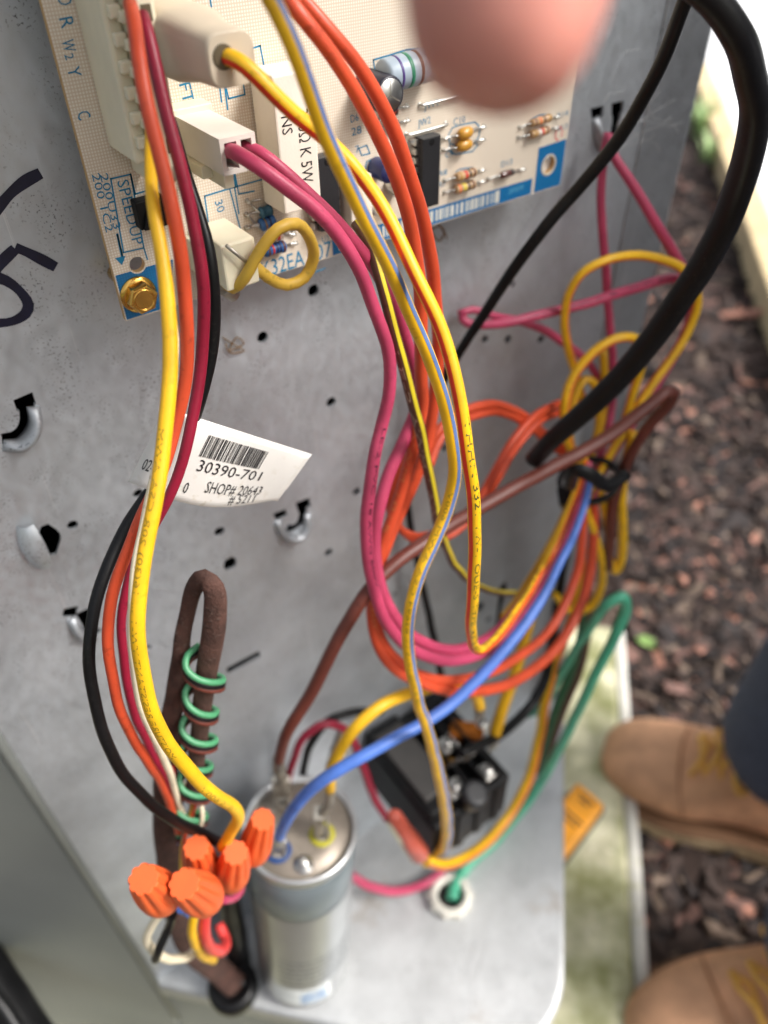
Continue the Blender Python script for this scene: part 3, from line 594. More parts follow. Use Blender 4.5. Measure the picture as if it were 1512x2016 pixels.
# ------------------------------------------------------------------ parts on the board
BN = Vector((0, -1, 0))
def hitch(a, bdy, part, nm='lead'):          # bent wire lead from a hole to the body
    mb = MB(); mb.tube([Vector(c) for c in catmull([tuple(a+BN*-.3), tuple(a+BN*1.0), tuple(a.lerp(bdy, .35)+BN*.0), tuple(bdy)], .5)], .27, 7); return build(mb, nm, tin, part)
def axial(name, p0, p1, q0, q1, dia, mt, bands=(), shape='bone', lift=1.4):
    a, b = B(*p0), B(*p1); c0, c1_ = B(*q0, lift), B(*q1, lift); ax = (c1_-c0); L_ = ax.length; ax.normalize(); r = dia/2; mb = MB()
    pr = {'bone': [(.2,0),(.8,.02),(1,.08),(1,.2),(.86,.27),(.86,.73),(1,.8),(1,.92),(.8,.98),(.2,1)], 'rod': [(.3,0),(.9,.02),(1,.06),(1,.94),(.9,.98),(.3,1)], 'bead': [(.1,0),(.6,.06),(.9,.22),(1,.5),(.9,.78),(.6,.94),(.1,1)]}[shape]
    mb.lathe([(r*x, L_*y) for x, y in pr], c0, ax, 20); o = build(mb, name, mt, board)
    for u, wd, bm2 in bands:
        k = 1.015*(1 if (u < .22 or u > .78) or shape == 'rod' else .87); m2 = MB(); m2.lathe([(r*k*.97, L_*(u-wd)), (r*k, L_*(u-wd*.9)), (r*k, L_*(u+wd*.9)), (r*k*.97, L_*(u+wd))], c0, ax, 20, 0, False); build(m2, 'colour_band', bm2, o)
    hitch(a, c0, o); hitch(b, c1_, o)
    for e in (a, b): s_ = MB(); s_.lathe([(.62, .02), (.5, .12), (.2, .25)], e, BN, 12); build(s_, 'solder_hole', dulltin, o)
    return o
tanb = mat('tan_resistor', srgb(186, 152, 112), .4); bluer = mat('blue_resistor', srgb(44, 96, 156), .35); grayr = mat('grey_blue_resistor', srgb(150, 164, 176), .4, var=.1)
bd = {k: mat('band_'+k, srgb(*c), .4) for k, c in dict(brown=(92,50,30), red=(196,50,40), orange=(216,110,50), black=(26,24,24), purple=(70,50,110), green=(30,120,90), gold=(160,120,50), yellow=(206,190,60), navy=(30,36,80), white=(210,205,200)).items()}
axial('resistor', (1022,250),(1098,230),(1046,243),(1084,231), 2.3, tanb, [(.15,.05,bd['brown']),(.4,.05,bd['orange']),(.6,.05,bd['brown']),(.86,.05,bd['gold'])])
axial('resistor', (1020,270),(1096,251),(1044,266),(1080,255), 2.3, tanb, [(.15,.05,bd['gold']),(.45,.06,bd['white']),(.6,.06,bd['red']),(.84,.05,bd['brown'])])
axial('resistor', (874,354),(950,334),(898,350),(936,338), 2.5, tanb, [(.15,.05,bd['gold']),(.45,.07,bd['red']),(.64,.05,bd['black']),(.84,.05,bd['brown'])])
axial('resistor', (874,378),(950,356),(896,374),(934,362), 2.5, tanb, [(.15,.05,bd['orange']),(.42,.07,bd['yellow']),(.64,.05,bd['black']),(.84,.05,bd['brown'])])
axial('diode', (960,351),(1030,332),(986,346),(1010,338), 1.7, mat('red_glass_diode', srgb(96, 56, 50), .2, coat=.5), [(.84,.1,bd['black'])], 'rod')
amber = mat('amber_capacitor', srgb(190, 138, 46), .35, coat=.3)
axial('capacitor', (872,272),(952,248),(902,267),(930,257), 3.1, amber, [], 'bead', 1.8)
axial('capacitor', (872,294),(950,273),(900,291),(928,281), 3.1, amber, [], 'bead', 1.8)
glass = mat('rust_glass_diode', srgb(140, 62, 48), .2, coat=.6)
axial('diode', (744,236),(800,208),(758,226),(780,216), 2.4, glass, [(.82,.08,bd['black'])], 'rod')
axial('diode', (744,258),(802,236),(762,250),(782,243), 2.4, glass, [(.8,.08,bd['gold'])], 'rod')
axial('resistor', (500,496),(581,477),(519,495),(561,484), 3.0, bluer, [(.16,.05,bd['brown']),(.38,.05,bd['red']),(.55,.05,bd['navy']),(.7,.05,bd['navy']),(.86,.05,bd['brown'])])
axial('resistor', (484,448),(575,452),(512,444),(540,432), 3.0, bluer, [(.3,.06,bd['gold']),(.6,.06,bd['navy'])])
axial('diode', (484,422),(578,460),(530,467),(554,460), 2.6, mat('pink_glass_diode', srgb(206, 178, 160), .15, coat=.6), [(.6,.12,bd['red'])], 'rod')
axial('resistor', (486,395),(530,385),(512,420),(534,412), 2.6, mat('teal_resistor', srgb(50, 96, 120), .4), [])
axial('large_resistor', (728,165),(915,112),(752,152),(872,118), 7.4, grayr, [(.2,.02,bd['purple']),(.36,.03,bd['green']),(.52,.025,bd['brown'])], 'rod', 5)
axial('resistor', (735,420),(700,340),(728,400),(716,352), 2.4, bluer, [(.3,.06,bd['navy'])])
def jumper(p0, p1):
    a, b = B(*p0), B(*p1); mb = MB(); mb.tube([Vector(c) for c in catmull([tuple(a+BN*-.3), tuple(a+BN*.7), tuple(a.lerp(b, .06)+BN*1.0), tuple(a.lerp(b, .94)+BN*1.0), tuple(b+BN*.7), tuple(b+BN*-.3)], 1)], .38, 8)
    for e in (a, b): mb.lathe([(.62, .02), (.5, .12), (.2, .25)], e, BN, 12)
    build(mb, 'jumper_wire', tin, board)
jumper((826,206),(912,182)); jumper((799,264),(877,243))
# electrolytic capacitor beside the big resistor
e0, e1 = B(722, 180), None; cc = W(722, 172, BW); mb = MB(); r = 4.1
mb.lathe([(r*.9, 0), (r, .4), (r, 1.6), (r*.93, 2.0), (r, 2.5), (r, 8.6), (r*.93, 9.2), (r*.86, 9.25)], cc, BN, 32, 0); ec = build(mb, 'electrolytic_capacitor', mat('navy_sleeve', srgb(30, 30, 44), .4), board)
mb = MB(); mb.lathe([(r*.87, 9.1), (r*.84, 9.3), (.1, 9.32)], cc, BN, 32); top = build(mb, 'vent_top', tin, ec)
for k in range(3):
    t = math.radians(90+120*k); d = Vector((math.cos(t), 0, math.sin(t))); s_ = Vector((-math.sin(t), 0, math.cos(t))); mb2 = MB(); mb2.obox(cc+BN*9.3+d*1.6, d*1.6, s_*.12, BN*.05)
    build(mb2, 'vent_groove', dulltin, ec)
mb = MB(); cc = W(738, 328, BW); mb.lathe([(2.3, 0), (2.5, .4), (2.5, 5.8), (2.3, 6.2), (.1, 6.3)], cc, BN, 26); build(mb, 'electrolytic_capacitor', mat('blue_sleeve', srgb(38, 46, 92), .4), board)
mb = MB(); mb.lathe([(2.2, 0), (2.4, .4), (2.4, 5.8), (2.2, 6.2), (.1, 6.3)], W(770, 362, BW), BN, 26); build(mb, 'electrolytic_capacitor', tin, board)
# dual-in-line chips with legs
def chip_ic(pa, pb, wd, npin, lift=1.0, th=3.4):
    a, b = W(*pa, BW+lift+th), W(*pb, BW+lift+th); x = (a.x+b.x)/2; z0, z1 = sorted((a.z, b.z)); mb = MB()
    y0, y1, y2 = BW+lift, BW+lift+th*.5, BW+lift+th; R = []
    for w_, k in ((y0, .94), (y1, 1.0), (y2, .93)): R.append([Vector((x+sx*wd/2*k, -w_, (z0+z1)/2+sz*(z1-z0)/2*(1 if k == 1 else .985))) for sx, sz in ((-1,-1),(1,-1),(1,1),(-1,1))])
    mb.rings(R, 0, False); o = build(mb, 'chip', epoxy, board, bev=.12)
    nb = MB(); nb.lathe([(.9, .0), (.9, .03), (.7, .04)], Vector((x, -y2, z1-1.2)), BN, 18); build(nb, 'index_notch', bakelite, o)
    base = None
    for k in range(npin):
        z_ = z0+(z1-z0)*(k+.5)/npin
        for sx in (-1, 1):
            mb = MB(); mb.box(x+sx*wd*.5, x+sx*(wd*.5+.9), z_-.72, z_+.72, BW+lift+th*.42, BW+lift+th*.55); mb.box(x+sx*(wd*.5+.6), x+sx*(wd*.5+.9), z_-.72, z_+.72, BW+.9, BW+lift+th*.42); mb.box(x+sx*(wd*.5+.6), x+sx*(wd*.5+.9), z_-.3, z_+.3, BW-.2, BW+.9)
            build(mb, 'pin', tin, o)
chip_ic((848,270),(850,408), 6.2, 8)
chip_ic((642,308),(655,452), 6.2, 8)
bs = MB(); q = W(690, 380, BW); bs.box(q.x-4.2, q.x+2.2, q.z-9, q.z+6, BW, BW+6.5); build(bs, 'white_block', ceramic, board, bev=.4)
for txt, p0, p1 in (('A', (692,376),(706,374)), ('R', (692,396),(706,393))):
    btext(txt, p0, p1, 1.6, redink, 6.56)
# cement power resistor
t0, t1, t2 = W(534,150,BW+10.5), W(548,428,BW+10.5), W(616,130,BW+10.5)
zz1, zz0 = t0.z, t1.z; xx0 = t0.x; xx1 = xx0+9.8
mb = MB(); mb.box(xx0, xx1, zz0, zz1, BW+.8, BW+10.5); pr_ = build(mb, 'cement_resistor', ceramic, board, bev=.45)
def face_text(txt, xa, zt, zb, h, w, mt, part):
    v, f, wd = glyphs(txt); mb = MB(); mb.add([(xa+y*h, -w, zt-(zt-zb)*x/wd) for x, y in v], f); build(mb, 'printed_text', mt, part)
face_text('330\u03a9 K 5W', xx0+5.2, zz1-7.0, zz1-22.2, 2.9, BW+10.56, ink, pr_)
face_text('NS', xx0+1.3, zz1-7.6, zz1-11.4, 2.6, BW+10.56, ink, pr_)
# big edge header
a = W(218, 318, BW); b_ = W(152, 0, BW); hx0 = a.x+.3; hz0 = a.z+.2; hz1 = CAMH+72; hx1 = hx0+7.2
hd = MB(); hd.box(hx0, hx0+3.2, hz0+2.5, hz1, BW, BW+14); hd.box(hx0+3.2, hx1, hz0, hz1, BW, BW+20); hd.box(hx0+3.6, hx1-1, hz0-3.0, hz0+6, BW, BW+17)
hdr = build(hd, 'edge_connector', ivory, board, bev=.8, seg=3)
for k in range(17):
    z_ = hz0+6.5+k*4.15
    if z_ > hz1-2: break
    mb = MB(); mb.box(hx0+.7, hx0+2.9, z_-1.1, z_+1.1, BW+13.9, BW+15.6); mb.box(hx0+2.0, hx0+4.2, z_-1.7, z_+.2, BW+14.0, BW+17.0); build(mb, 'latch_rib', ivory, hdr, bev=.4)
    mb = MB(); mb.box(hx0+4.5, hx0+6.3, z_-1.25, z_+1.25, BW+19.9, BW+20.06); build(mb, 'socket_hole', mat('socket_shadow', srgb(96, 84, 62), .8), hdr)
# JFT plug: a rounded housing with one striped wire
f0 = W(458, 118, BW+36)
R = []
for w_, sxx, szz in ((0, 1.0, 1.0), (8, 1.12, 1.1), (22, 1.08, 1.06), (28, .82, .86), (35, .78, .80), (36, .72, .74)):
    R.append([Vector((f0.x+5.6*sxx*c*abs(c)**-.45 if abs(c) > 1e-6 else f0.x, -BW-w_, f0.z+5.2*szz*(math.copysign(abs(s_)**.55, s_)))) for c, s_ in ((math.cos(t), math.sin(t)) for t in np.linspace(0, math.tau, 29)[:-1])])
mb = MB(); mb.rings(R); plug = build(mb, 'plug_housing', mat('grey_nylon', srgb(206, 192, 170), .5, var=.06), board)
f1 = W(440, 112, BW+36); mb = MB(); mb.lathe([(1.9, 0), (1.9, .12), (1.6, .16)], Vector((f1.x, -BW-36, f1.z)), BN, 20); build(mb, 'wire_hole', mat('socket_shadow', srgb(96, 84, 62), .8), plug)
# two-pin plug
g0, g1 = W(432, 284, BW+24), W(500, 250, BW+24); gx0, gx1 = g0.x, g1.x; gz1_ = (g0.z+g1.z)/2; gz0_ = W(440, 348, BW+24).z
mb = MB()
mx_ = gx0+(gx1-gx0)*.52; d_ = .9
mb.box(gx0, gx1, gz0_, gz0_+d_, BW+2, BW+24); mb.box(gx0, gx1, gz1_-d_, gz1_, BW+2, BW+24)
for xa, xb in ((gx0, gx0+d_), (mx_-.45, mx_+.45), (gx1-d_, gx1)): mb.box(xa, xb, gz0_+d_, gz1_-d_, BW+2, BW+24)
mb.box(gx0+d_, mx_-.45, gz0_+d_, gz1_-d_, BW+2, BW+17); mb.box(mx_+.45, gx1-d_, gz0_+d_, gz1_-d_, BW+2, BW+17)
tp = build(mb, 'two_pin_plug', whitenylon, board)
mb = MB(); mb.box(gx0-1.0, gx1-4, gz0_-2.6, gz0_-.1, BW, BW+16); mb.box(gx0+1.2, gx0+3.4, gz0_-3.6, gz0_-.1, BW+4, BW+21); mb.box(gx0-1.6, gx1+.8, gz0_-1.4, gz1_+1.2, BW, BW+5); build(mb, 'latch', ivory, tp, bev=.3)
# lower spade housing with the mustard loop
s0 = W(505, 545, BW+15); mb = MB(); mb.box(s0.x-7.5, s0.x+.8, s0.z-1.5, s0.z+9, BW+1, BW+15); mb.box(s0.x-9.5, s0.x-6.5, s0.z-1, s0.z+7, BW, BW+11)
sh = build(mb, 'spade_housing', ivory, board, bev=.5)
mb = MB(); mb.tube([s0+Vector((-6.6, -1.2, 9.4)), s0+Vector((-2.2, -1.6, 4.2)), s0+Vector((-1.9, .4, 3.8))], .42, 8); mb.tube([s0+Vector((-7.4, 4, 3)), s0+Vector((-4.4, 3.2, -3.4)), s0+Vector((-4.2, 5, -3.6))], .4, 8); build(mb, 'retaining_wire', dulltin, sh)
q = W(450, 560, BW+9); mb = MB(); mb.obox(q+Vector((-1.2, 0, 2.6)), Vector((1.5, 0, -.6)), Vector((0, .9, 0)), Vector((.6, 0, 3.4))); mb.lathe([(1.7, 0), (1.8, .5), (1.8, 3.2), (1.5, 3.6)], q+Vector((-1.2, 0, -.6)), Vector((.7, 0, -.7)), 14); build(mb, 'spade_terminal', dulltin, sh, bev=.15)
q = W(290, 408, BW); mb = MB(); mb.box(q.x-3.4, q.x+3.2, q.z-3.4, q.z+2.6, BW, BW+3); mb.prism([(q.x-3.0,-BW-3,q.z-3.2),(q.x+2.6,-BW-3,q.z-3.2),(q.x+2.6,-BW-3,q.z),(q.x-1.5,-BW-3,q.z+.6)], BN*1.2); build(mb, 'black_jumper', bakelite, board, bev=.3)
for p in ((486,398),(484,422),(484,447)):
    a_, b2 = B(*p), B(p[0]+30, p[1]-6, 1.2); hitch(a_, b2, board, 'lead')
# gold screw holding the board
sc = W(272, 579, BW); screw = thing('screw', 'gold hex-head washer screw in the blue corner of the circuit board', 'screw', sc)
mb = MB(); mb.lathe([(4.0, 0), (4.25, .15), (4.2, .55), (3.4, .9), (3.0, 1.0)], sc, BN, 40); build(mb, 'washer', gold, screw)
mb = MB(); R = []
for w_, k in ((.9, 1), (3.2, 1), (3.75, .9)): R.append([sc+BN*w_+Vector((math.cos(math.radians(60*i+8))*3.55*k, 0, math.sin(math.radians(60*i+8))*3.55*k)) for i in range(6)])
mb.rings(R, 0, False); mb.lathe([(2.6, 3.7), (2.5, 3.95), (2.2, 4.0), (2.1, 3.7), (.1, 3.72)], sc, BN, 30); build(mb, 'head', gold, screw, bev=.18)
mb = MB(); mb.lathe([(1.9, -14), (1.9, 0)], sc, BN, 12); build(mb, 'shank', gold, screw)
for c in (Vector((bx1-5.5, 0, bz0+6.0)), Vector((bx0+70, 0, bz1-8))):
    mb = MB(); mb.lathe([(2.2, .2), (2.2, BW-1.7)], c, BN, 16); build(mb, 'standoff', whitenylon, board)
# ------------------------------------------------------------------ wires
LB = 'wires leaving the edge connector on the left'
wire('bright yellow wire, frontmost of the left bundle, running down to the wire nuts', yellow,
     [(296,236,38,22),(295,310,45,None),(303,400,52,28),(317,490,56,None),(330,600,60,34),(334,700,63,34),(331,800,66,None),(320,900,69,33),(304,990,72,None),(288,1070,74,34),(277,1150,76,None),(272,1230,78,33),(278,1310,79,None),(296,1390,80,33),(330,1462,80,None),(375,1520,80,32),(425,1566,78,None),(458,1588,76,28),(470,1606,74,None),(458,1632,70,26),(438,1668,66,24)],
     LB, texts=[('MOISTURE RESISTANT VW-1 ... 16(30) 20R CSA AWM', .62, .26, greyink, .45, .75, -1), ('1015 600V', .82, .70, greyink, .4, .8, -1)])
wire('orange wire beside the bright yellow wire, frontmost at the edge connector', orange,
     [(256,8,37,None),(262,40,42,32),(274,110,47,32),(292,210,51,None),(312,300,53,34),(334,390,55,None),(352,480,56,32),(364,570,56,None),(370,650,56,30),(364,740,56,None),(348,830,56,28),(326,910,57,None),(300,975,57,None),(272,1030,57,26),(246,1095,57,None),(222,1170,57,26),(213,1250,57,None),(220,1330,57,24),(240,1405,57,None),(268,1465,56,22),(300,1512,54,None),(330,1570,50,18),(352,1640,48,None)], LB)
wire('dark red wire between the orange and black wires of the left bundle', crimson,
     [(280,30,37,None),(292,80,40,30),(312,160,43,None),(338,260,46,30),(362,350,48,None),(382,440,49,28),(395,530,50,None),(401,620,50,28),(398,710,50,None),(384,800,51,26),(362,890,52,None),(334,980,52,None),(300,1040,51,22),(268,1095,50,None),(248,1160,50,20),(240,1230,50,None),(246,1320,50,20),(262,1395,50,None),(288,1460,49,18),(318,1520,47,None),(350,1600,46,16)], LB)
wire('black wire of the left bundle bowing out furthest left above the wire nuts', black,
     [(336,236,30,None),(360,325,36,24),(386,405,41,None),(410,490,45,30),(420,560,46,None),(421,630,46,30),(412,710,46,None),(396,780,46,28),(370,850,44,None),(320,930,42,None),(272,1000,42,26),(238,1060,43,None),(206,1130,46,28),(184,1200,49,None),(176,1270,52,26),(182,1350,54,None),(200,1435,56,26),(238,1515,58,None),(292,1578,60,24),(352,1620,61,None),(405,1645,61,24),(440,1660,60,22)], LB)
wire('thin cream wire hugging the bright yellow wire of the left bundle', cream,
     [(310,470,48,16),(330,560,52,None),(345,640,55,16),(342,720,56,None),(328,800,57,16),(314,880,59,None),(298,960,60,18),(283,1030,60,None),(268,1100,61,18),(261,1170,62,None),(259,1240,62,18),(265,1320,62,None),(280,1395,61,18),(305,1455,60,None),(330,1510,56,16),(350,1575,50,None),(372,1640,47,12)], LB)
CB = 'wires of the centre bundle hanging from the board'
wire('yellow wire with red stripe and bold black print, bending sharply upward', yellow,
     [(432,108,48,34),(456,116,52,None),(486,134,54,36),(530,174,56,None),(580,222,57,34),(636,270,58,None),(690,322,60,32),(738,386,65,None),(780,458,70,30),(816,530,75,None),(850,606,79,31),(876,676,82,None),(896,745,85,31),(912,825,88,None),(923,905,90,30),(931,985,91,None),(935,1060,91,29),(933,1130,91,None),(929,1195,90,26),(927,1240,88,None),(933,1272,86,22),(946,1280,84,None),(966,1266,80,19),(1000,1228,74,None),(1040,1166,66,18),(1080,1096,50,None),(1112,1026,46,18),(1136,960,44,None),(1150,900,44,16)],
     CB, stripe=(redstripe, .62, .36), texts=[('X3TE 600V 125\u00b0C TO AWG 1109392 LR 70897', .50, .815, ink, -.42, 1.1, -1), ('THHN 3321 VW-1 OUE-S TYPE', .27, .49, mat('dark_green_ink', srgb(70, 80, 40), .5), -.6, .9, -1)])
wire('yellow wire with blue stripe, foremost of the centre bundle', yellow,
     [(520,-30,70,44),(546,20,71,42),(576,90,72,None),(606,170,72,38),(640,260,72,None),(674,340,72,36),(708,410,72,None),(744,480,72,34),(782,560,72,None),(818,640,72,31),(850,720,72,None),(874,790,72,30),(890,860,72,None),(894,930,72,30),(882,1000,72,None),(856,1065,73,29),(826,1130,74,None),(808,1190,75,27),(804,1250,76,None),(808,1310,77,26),(824,1380,78,None),(844,1445,78,26),(862,1515,77,None),(876,1585,74,26),(880,1640,68,None),(872,1672,62,24),(850,1688,56,22)],
     CB, stripe=(bluestripe, -.72, .34), texts=[('18 AWG 1015 LL 83694 CSA AWM 600V', .50, .30, greyink, .1, .6, -1)])
wire('chocolate brown wire with a yellow stripe crossing behind the foremost yellow wire', choc,
     [(700,440,40,None),(732,490,46,24),(752,560,50,None),(772,640,52,26),(794,720,53,None),(815,800,53,25),(834,880,52,None),(848,950,50,23),(860,1015,48,None),(876,1072,44,19),(900,1118,40,None),(935,1150,35,15),(980,1166,31,None),(1030,1168,28,13),(1080,1166,26,None),(1118,1178,26,12),(1150,1206,26,None)],
     CB, stripe=(mat('lemon_stripe', srgb(206, 186, 40), .45), -.55, .38), texts=[('LE-2 AWM 1 AW 105 C', .10, .42, whiteink, .55, .8, -1)])
wire('orange wire, left one of the pair curving down the board into the low loop', orange,
     [(548,-30,52,None),(584,20,56,34),(640,90,57,None),(696,175,57,32),(738,255,56,None),(774,335,55,32),(800,410,54,None),(818,490,53,30),(826,570,52,None),(829,650,51,30),(830,730,50,None),(828,810,48,28),(812,890,47,None),(790,965,46,26),(764,1040,46,None),(744,1110,47,26),(735,1180,49,None),(744,1240,52,24),(772,1292,55,None),(820,1326,58,23),(880,1340,60,None),(945,1330,60,22),(1010,1300,58,None),(1065,1258,55,20),(1105,1205,51,None),(1132,1140,46,20),(1145,1070,42,None),(1150,1000,38,18),(1150,930,36,None)], CB,
     texts=[('AWM 1015 105C 600V', .30, .5, mat('pale_ink', srgb(206, 120, 70), .5), .3, .7, -1)])
wire('orange wire, right one of the pair curving down the board into the lowest loop', orange,
     [(580,-20,46,None),(640,50,49,30),(706,130,50,None),(756,215,50,32),(792,300,49,None),(818,380,48,32),(838,460,47,None),(853,540,46,30),(860,620,45,None),(862,700,44,28),(856,780,43,None),(842,860,42,28),(818,940,42,None),(788,1010,42,26),(758,1080,43,None),(736,1150,46,24),(732,1215,50,None),(748,1280,54,22),(790,1326,58,None),(850,1352,61,24),(915,1362,62,None),(985,1352,61,24),(1050,1318,58,None),(1104,1264,54,23),(1140,1200,49,None),(1160,1130,44,22),(1168,1060,40,None),(1168,990,37,20),(1160,930,36,None)], CB)
for lab, dx, dy, dw in (('upper orange coil wire looping between the bundle and the cable tie', 0, 0, 0), ('lower orange coil wire looping between the bundle and the cable tie', 4, 15, 3)):
    wire(lab, orange, [(840+dx,905+dy,30+dw,None),(862+dx,850+dy,30,20),(905+dx,812+dy,28,None),(960+dx,796+dy,27,19),(1010+dx,806+dy,26,None),(1052+dx,836+dy,25,18),(1100+dx,874+dy,26,None),(1150,905,30,16)], 'orange coil wires')
    wire(lab.replace('coil wire looping', 'return wire crossing the coil').replace('between the bundle and', 'from'), orange, [(1140,795+dy*.5,22+dw,17),(1100+dx,796+dy,24,None),(1056+dx,816+dy,27,18),(1014+dx,862+dy,30,None),(980+dx,918+dy,32+dw,18),(940+dx,985+dy,33,None),(890+dx*1.5,1032+dy,34,18),(830+dx,1056+dy*.7,34,None),(786+dx*2,1040+dy*.5,35,17),(768+dx*2,1000,36,None),(780+dx*2,940,36,18),(806+dx,880,36,None),(836,820,38,18)], 'orange coil wires')
PK = 'pink and magenta wires'
wire('left magenta wire of the two from the two-pin plug, outermost in the low pink loop', magenta if False else pink,
     [(444,296,36,30),(470,304,42,None),(512,328,46,34),(566,368,49,None),(620,414,51,34),(668,468,52,None),(704,524,53,30),(730,585,53,None),(752,650,53,29),(766,715,53,None),(766,775,53,28),(752,840,53,None),(736,905,54,28),(725,975,55,None),(722,1050,56,28),(728,1120,58,None),(742,1180,60,27),(768,1236,62,None),(806,1276,64,26),(856,1296,65,None),(910,1298,64,26),(962,1278,62,None),(1015,1232,58,24),(1062,1166,53,None),(1098,1100,48,20),(1124,1040,45,None),(1140,980,43,18),(1158,910,42,None)], PK,
     texts=[('LE-2 PVC 18 AWG 600V', .27, .43, mat('plum_ink', srgb(70, 20, 44), .5), -.6, .55, -1)])
wire('right magenta wire of the two from the two-pin plug, inner in the low pink loop', pink,
     [(482,288,36,None),(510,300,40,26),(560,340,43,None),(620,394,45,30),(676,452,46,None),(726,512,46,28),(768,590,45,None),(800,670,44,26),(820,745,44,None),(818,810,45,27),(796,865,46,None),(766,930,47,28),(746,1000,49,None),(738,1070,50,28),(744,1135,53,None),(762,1190,56,27),(794,1236,59,None),(838,1268,61,26),(890,1280,61,None),(944,1266,59,24),(996,1226,55,None),(1046,1160,50,21),(1086,1092,45,None),(1114,1030,42,18),(1136,960,40,None)], PK)
wire('pink wire hanging straight down from the hook at the right of the board', pink,
     [(1196,262,8,15),(1188,310,10,18),(1184,390,12,None),(1187,470,14,19),(1195,560,16,None),(1200,640,18,18),(1206,720,20,None),(1204,800,22,18),(1190,870,28,None),(1170,930,32,16)], PK)
wire('pink wire slanting right from the hook and curling back to the cable tie', pink,
     [(1198,268,9,15),(1210,306,14,20),(1244,362,20,None),(1284,428,26,22),(1322,490,30,None),(1352,548,33,22),(1364,600,34,None),(1348,660,35,22),(1312,724,36,None),(1268,796,37,20),(1226,862,37,None),(1190,920,37,18),(1160,990,38,None)], PK)
wire('pink printed wire crossing leftward behind the thin black cable', pink,
     [(1358,560,30,20),(1318,548,28,None),(1250,568,25,22),(1170,592,22,None),(1090,614,18,21),(1010,632,14,None),(950,640,9,20),(920,636,6,18),(908,622,4,16)], PK, texts=[('AWM 18 AWG PVC', .15, .75, mat('plum_ink', srgb(70, 20, 44), .5), .2, .7, 1)])
wire('dull pink wire dipping from behind the thin black cable toward the yellow coils', pink,
     [(904,618,4,16),(930,610,5,16),(964,620,8,16),(1030,634,10,None),(1082,656,13,18),(1130,690,17,None),(1166,724,20,17),(1190,780,24,None)], PK)
YC = 'yellow wires coiled on the right'
amb = mat('amber_stripe', srgb(206, 110, 40), .45)
wire('yellow wire with orange stripe arching highest on the right under the pink wires', yellow,
     [(1150,800,20,17),(1136,745,20,None),(1120,690,21,19),(1112,635,22,None),(1120,580,23,18),(1148,536,25,None),(1194,512,28,20),(1252,504,30,None),(1310,512,33,20),(1356,544,36,None),(1374,592,38,20),(1356,648,38,None),(1320,706,38,19),(1280,764,38,None),(1240,826,38,19),(1204,890,38,None),(1170,950,38,17),(1148,1000,38,None)], YC, stripe=(amb, .9, .4))
wire('yellow wire with orange stripe arching lower on the right under the thick black cable', yellow,
     [(1136,915,34,20),(1114,850,32,None),(1112,795,31,21),(1130,742,30,None),(1164,698,31,21),(1206,670,33,None),(1244,664,35,20),(1268,684,36,None),(1262,724,36,18),(1244,780,36,None),(1224,850,36,18)], YC, stripe=(amb, .9, .4))
wire('plain yellow wire standing nearly upright inside the right coil', golden,
     [(1188,690,24,16),(1190,740,25,18),(1188,800,27,None),(1176,860,30,18),(1156,915,33,None),(1140,960,36,16)], YC)
wire('small plain yellow loop inside the right coil behind the thick black cable', golden,
     [(1128,900,30,17),(1120,840,28,None),(1132,780,26,18),(1152,748,26,None),(1170,756,27,18),(1180,800,28,None),(1176,850,30,17),(1160,900,32,None)], YC)
wire('yellow wire hanging as a long narrow loop at the far right', yellow,
     [(1246,850,40,18),(1232,910,41,None),(1224,980,42,20),(1226,1050,43,None),(1222,1106,43,20),(1212,1124,42,None),(1202,1104,41,16),(1196,1040,40,None),(1184,970,38,15)], YC)
wire('yellow wire bowing right below the cable tie and hooking back left', yellow,
     [(1140,970,38,14),(1160,1020,39,None),(1176,1070,40,17),(1186,1120,40,None),(1182,1160,39,18),(1164,1192,37,None),(1136,1204,34,18),(1112,1194,32,None),(1094,1172,30,14)], YC)
wire('dull yellow wire under the tie running down-left beside the striped one', golden,
     [(1146,930,34,16),(1124,990,34,18),(1100,1040,36,None),(1068,1100,40,17),(1030,1162,46,None),(990,1216,52,15)], YC)
wire('thick brown motor wire crossing the panel from the capacitor to a bend at right', brown,
     [(548,1500,44,22),(556,1468,46,25),(572,1430,48,None),(604,1378,49,29),(644,1304,50,None),(682,1228,50,30),(726,1162,50,None),(786,1104,49,30),(858,1052,48,None),(934,1006,47,30),(1010,962,47,None),(1084,922,47,31),(1150,888,48,None),(1216,846,50,30),(1274,802,52,None),(1312,772,53,28),(1326,772,53,None),(1316,796,52,24),(1280,836,49,None),(1248,884,46,24),(1222,940,43,None),(1206,1000,42,24),(1200,1060,42,None),(1198,1118,42,20)], 'motor wires')
wire('thick glossy black cable sweeping down the right side in front of everything', black,
     [(1230,-130,84,58),(1322,-66,87,62),(1394,-6,89,65),(1444,60,90,66),(1474,132,88,None),(1486,214,85,66),(1472,310,81,None),(1438,414,77,64),(1392,506,73,None),(1336,594,69,58),(1272,682,64,None),(1206,758,59,50),(1140,820,53,None),(1090,862,48,42),(1050,906,42,36)], 'black cables')
wire('thin black cable running from the top right down-left across the panel', black,
     [(1366,-50,60,36),(1346,8,58,34),(1316,92,54,None),(1268,192,49,32),(1208,286,44,None),(1138,372,39,28),(1066,456,34,None),(1004,540,28,25),(950,624,22,None),(906,690,17,20),(874,745,14,None),(846,810,10,18),(812,880,6,None),(800,950,5,14),(806,1020,6,None),(822,1110,8,15),(842,1200,10,None),(862,1296,12,16),(878,1380,12,None)], 'black cables')
